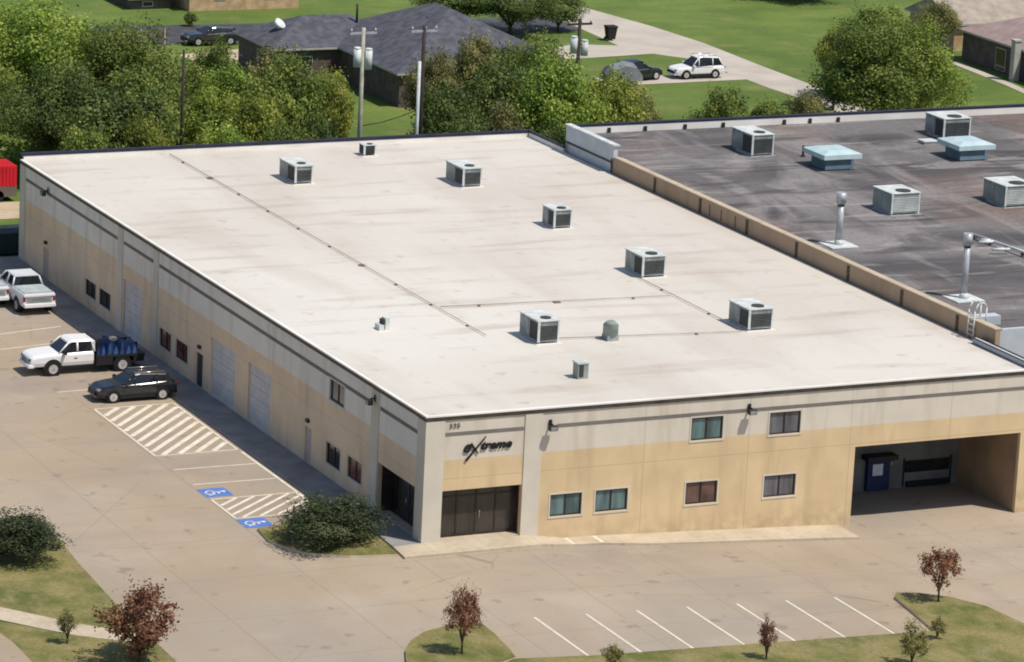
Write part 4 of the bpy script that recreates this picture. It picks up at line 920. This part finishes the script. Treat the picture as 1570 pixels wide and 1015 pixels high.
tree(52.2, 83.5, 0, .5, 6.8, 2.8, 'bright yellow green tree right of the pole among trees', 'leaf_yellow', 'mid', 16, GW)
tree(55.6, 86, 0, .4, 4.8, 1.8, 'small olive tree at the right end of the woods', 'leaf_olive', 'mid', 17, GW)
tree(13.1, 106, 0, 3, 9.0, 3.0, 'light green treetop behind the large top left tree', 'leaf_bright', 'mid', 18, GW)
tree(21.4, 111, 0, 2, 6.3, 3.0, 'pale olive treetop between the top left tree and the far street', 'leaf_yellow', 'mid', 19, GW)
tree(6.4, 96, 0, 2, 9.3, 4.2, 'shadowed green tree at the left edge below the top corner', 'leaf_mid', 'big', 20, GW)
tree(20.0, 101, 0, .3, 5.0, 2.6, 'low grey green tree at the lawn edge right of the thin dark pole', 'leaf_olive', 'mid', 21, GW)
tree(27.3, 96, 0, .3, 6.0, 2.4, 'bright leafy tree below the brown end wall of the slate roofed house', 'leaf_bright', 'mid', 22, GW)
tree(31.5, 98.5, 0, .3, 5.9, 2.3, 'brownish green tree in front of the slate house left wing wall', 'leaf_olive', 'mid', 23, GW)
tree(34.3, 95, 0, .3, 5.0, 1.6, 'small mid green tree beside the pole with two transformers', 'leaf_mid', 'mid', 24, GW)
tree(50.5, 97, 0, .3, 6.5, 2.8, 'pale blue green tree in front of the right end of the slate roof', 'leaf_mid', 'mid', 25, GW)
tree(29.0, 104, 0, .3, 5.6, 2.2, 'dusty green tree hiding the left wing wall of the slate roofed house', 'leaf_mid', 'mid', 26, GW)
tree(36.2, 99, 0, .3, 4.6, 1.7, 'yellowish bush on the lawn left of the dark utility pole', 'leaf_yellow', 'mid', 27, GW)
GS = 'shrubs behind the back parapets'
for i, (x, y, zh, r_, lb, mt) in enumerate(((19.2, 77, 5.8, 2.2, 'bright shrub behind the roof left of the small box unit', 'leaf_bright'), (23.3, 76.5, 5.7, 2.1, 'mid green shrub behind the roof below the yellow green bushy tree', 'leaf_mid'),
        (13.6, 76.5, 5.8, 2.0, 'lime coloured shrub behind the roof at the thin dark pole', 'leaf_yellow'), (9.6, 77, 5.9, 2.5, 'olive shrub behind the left part of the roof edge', 'leaf_mid'),
        (37.3, 76, 5.6, 1.9, 'dark shrub behind the roof right of the dark utility pole', 'leaf_dark'),
        (40.6, 77, 5.6, 1.6, 'shaggy shrub behind the far right corner of the white roof', 'leaf_olive'), (27.0, 78, 5.6, 1.8, 'dark shrub beside the foot of the pole with two transformers', 'leaf_dark'),
        (43.5, 74, 5.2, 1.9, 'shadowy shrub at the gap between the two roofs', 'leaf_dark'), (61.3, 82.5, 4.8, 2.1, 'low green shrub behind the dark roof near the white car', 'leaf_mid'),
        (64.3, 81, 4.6, 2.0, 'low dark green shrub behind the dark roof left of the street end', 'leaf_mid'), (69.3, 84, 4.6, 1.7, 'small olive bush at the left foot of the large right tree', 'leaf_olive'),
        (31.0, 90, 3.4, 1.5, 'low lime bush on the lawn between the two middle poles', 'leaf_yellow'))):
    tree(x, y, 0, .1, zh, r_, lb, mt, 'mid', 30 + i, GS, 'shrub', 'shrub')
tree(77.4, 88, 0, .8, 8.7, 5.0, 'very large broad green tree at the right, behind the dark roof', 'leaf_mid', 'big', 2, None)
tree(81.8, 89, 0, .4, 8.2, 3.9, 'right hand lighter tree merging with the very large one', 'leaf_bright', 'big', 5, None)
tree(79.2, 97, 0, 2.2, 6.9, 1.9, 'small slender tree on the lawn left of the very large right tree', 'leaf_yellow', 'mid', 6, None)
tree(84.5, 100, 0, 2.5, 8.0, 3.0, 'green treetop rising behind the very large right tree', 'leaf_mid', 'mid', 9, None)
tree(67.7, 133, 0, 1.2, 5.2, 4.4, 'dark spreading tree at the top edge beside the street', 'leaf_dark', 'big', 3, None)
tree(63.4, 136, 0, 1, 3.9, 3.2, 'dark tree behind the slate roof ridge', 'leaf_dark', 'mid', 4, None)
tree(72.8, 134, 0, .6, 3.3, 2.2, 'small dark tree at the very corner of the street top', 'leaf_dark', 'mid', 8, None)
tree(101.0, 117, 0, 1.4, 4.9, 1.8, 'brownish olive tree at the corner of the pinkish roof', 'leaf_olive', 'mid', 7, None)
tree(55.6, 124.8, 0, 1, 3.6, 1.0, 'round dark bush behind the slate roof on the left', 'leaf_dark', 'mid', 5, None, 'shrub', 'shrub')
tree(103, 146.5, 0, .5, 4.5, 4.6, 'dark tree cut off by the top edge above the wide lawn', 'leaf_dark', 'mid', 5, None)
tree(41.6, 141.8, 0, 0.1, 1.3, .6, 'tiny dark bush by the far street above the black saloon', 'leaf_dark', 'mid', 6, None, 'shrub', 'shrub')
tree(103.2, 104.3, 0, .1, 1.6, .9, 'pale green bush against the dark wall of the brown roofed house', 'leaf_olive', 'mid', 6, None, 'shrub', 'shrub')
# undergrowth
rg = np.random.default_rng(5); n_ = 60000
X = rg.uniform(-6, 60, n_); Y = rg.uniform(68, 98, n_)
keep = (X > 7) & ~((X > 30.5 + (Y - 88) * .0) & (X < 44) & (Y > 86)) & ~((X > 20) & (X < 33) & (Y > 92))
X, Y = X[keep], Y[keep]; n_ = len(X)
hgt = 1.3 + .9 * np.sin(X * .9) * np.cos(Y * .7 + X * .3) + .6 * np.sin(X * 2.3 + Y * 1.7)
Z = np.clip(hgt, .2, 3) * (1 - .4 * rg.random(n_) ** 2); P = np.stack([X, Y, Z], 1)
me = leaves('undergrowth', P, rg.normal(size=(n_, 3)) * .8 + np.array([0, -.3, 1.]), np.full(n_, .2), .5 + .25 * np.sin(X * .5 + Y * .4) + .15 * rg.normal(size=n_), 'leaf_mid')
tag(bpy.data.objects.new('undergrowth', me), 'rough green undergrowth between the trees behind the warehouses', 'undergrowth', kind='stuff')
C.objects.link([o for o in bpy.data.objects if o.name == 'undergrowth'][0])
# foreground planting
def gz(x, y): return h(x, y) + .12
tree(-4.4, 1.55, gz(-4.5, 1.5), .05, 2.2, 2.5, 'large rounded dark green shrub in the bed at the warehouse corner', 'leaf_shrub', 'shrub', 2, None, 'shrub', 'shrub', .95)
tree(-20.1, 3.6, gz(-20, 3), .05, 2.3, 2.35, 'large dark clipped shrub cut off by the left edge of the lawn', 'leaf_shrub', 'shrub', 1, None, 'shrub', 'shrub')
GM = 'young rusty trees around the front lot'
tree(-19.7, -12.8, gz(-20, -12), .3, 3.6, 1.75, 'largest rusty leaved tree at the bottom left', 'leaf_rust', 'loose', 3, GM)
tree(-22.05, -9.67, gz(-22, -9), .4, 1.6, .5, 'tiny brown sapling beside the footpath at the bottom left', 'leaf_olive', 'sparse', 4, GM)
tree(-5.3, -16.4, gz(-5, -16), .8, 3.2, .82, 'slim dark rusty tree on the rounded grass island', 'leaf_rust', 'loose', 5, GM)
tree(21.65, -14.2, gz(21, -14), .7, 2.9, 1.0, 'sparse rusty tree at the tip of the right grass island', 'leaf_rust', 'sparse', 6, GM)
tree(8.4, -20.6, gz(8, -20), .3, 2.0, .5, 'small thin rusty tree on the kerb lawn under the middle bay lines', 'leaf_rust', 'sparse', 7, GM)
tree(14.9, -22.9, gz(15, -22), .3, 2.1, .7, 'small bushy rusty tree at the bottom edge right of the middle', 'leaf_olive', 'sparse', 8, GM)
tree(.2, -20.9, gz(0, -20), .2, 1.5, .5, 'small dark sapling at the bottom edge below the leftmost bay lines', 'leaf_olive', 'sparse', 9, GM)
tree(18.3, -19.6, gz(18, -19), .2, 1.1, .45, 'very small sapling by the kerb corner below the right island', 'leaf_olive', 'sparse', 10, GM)
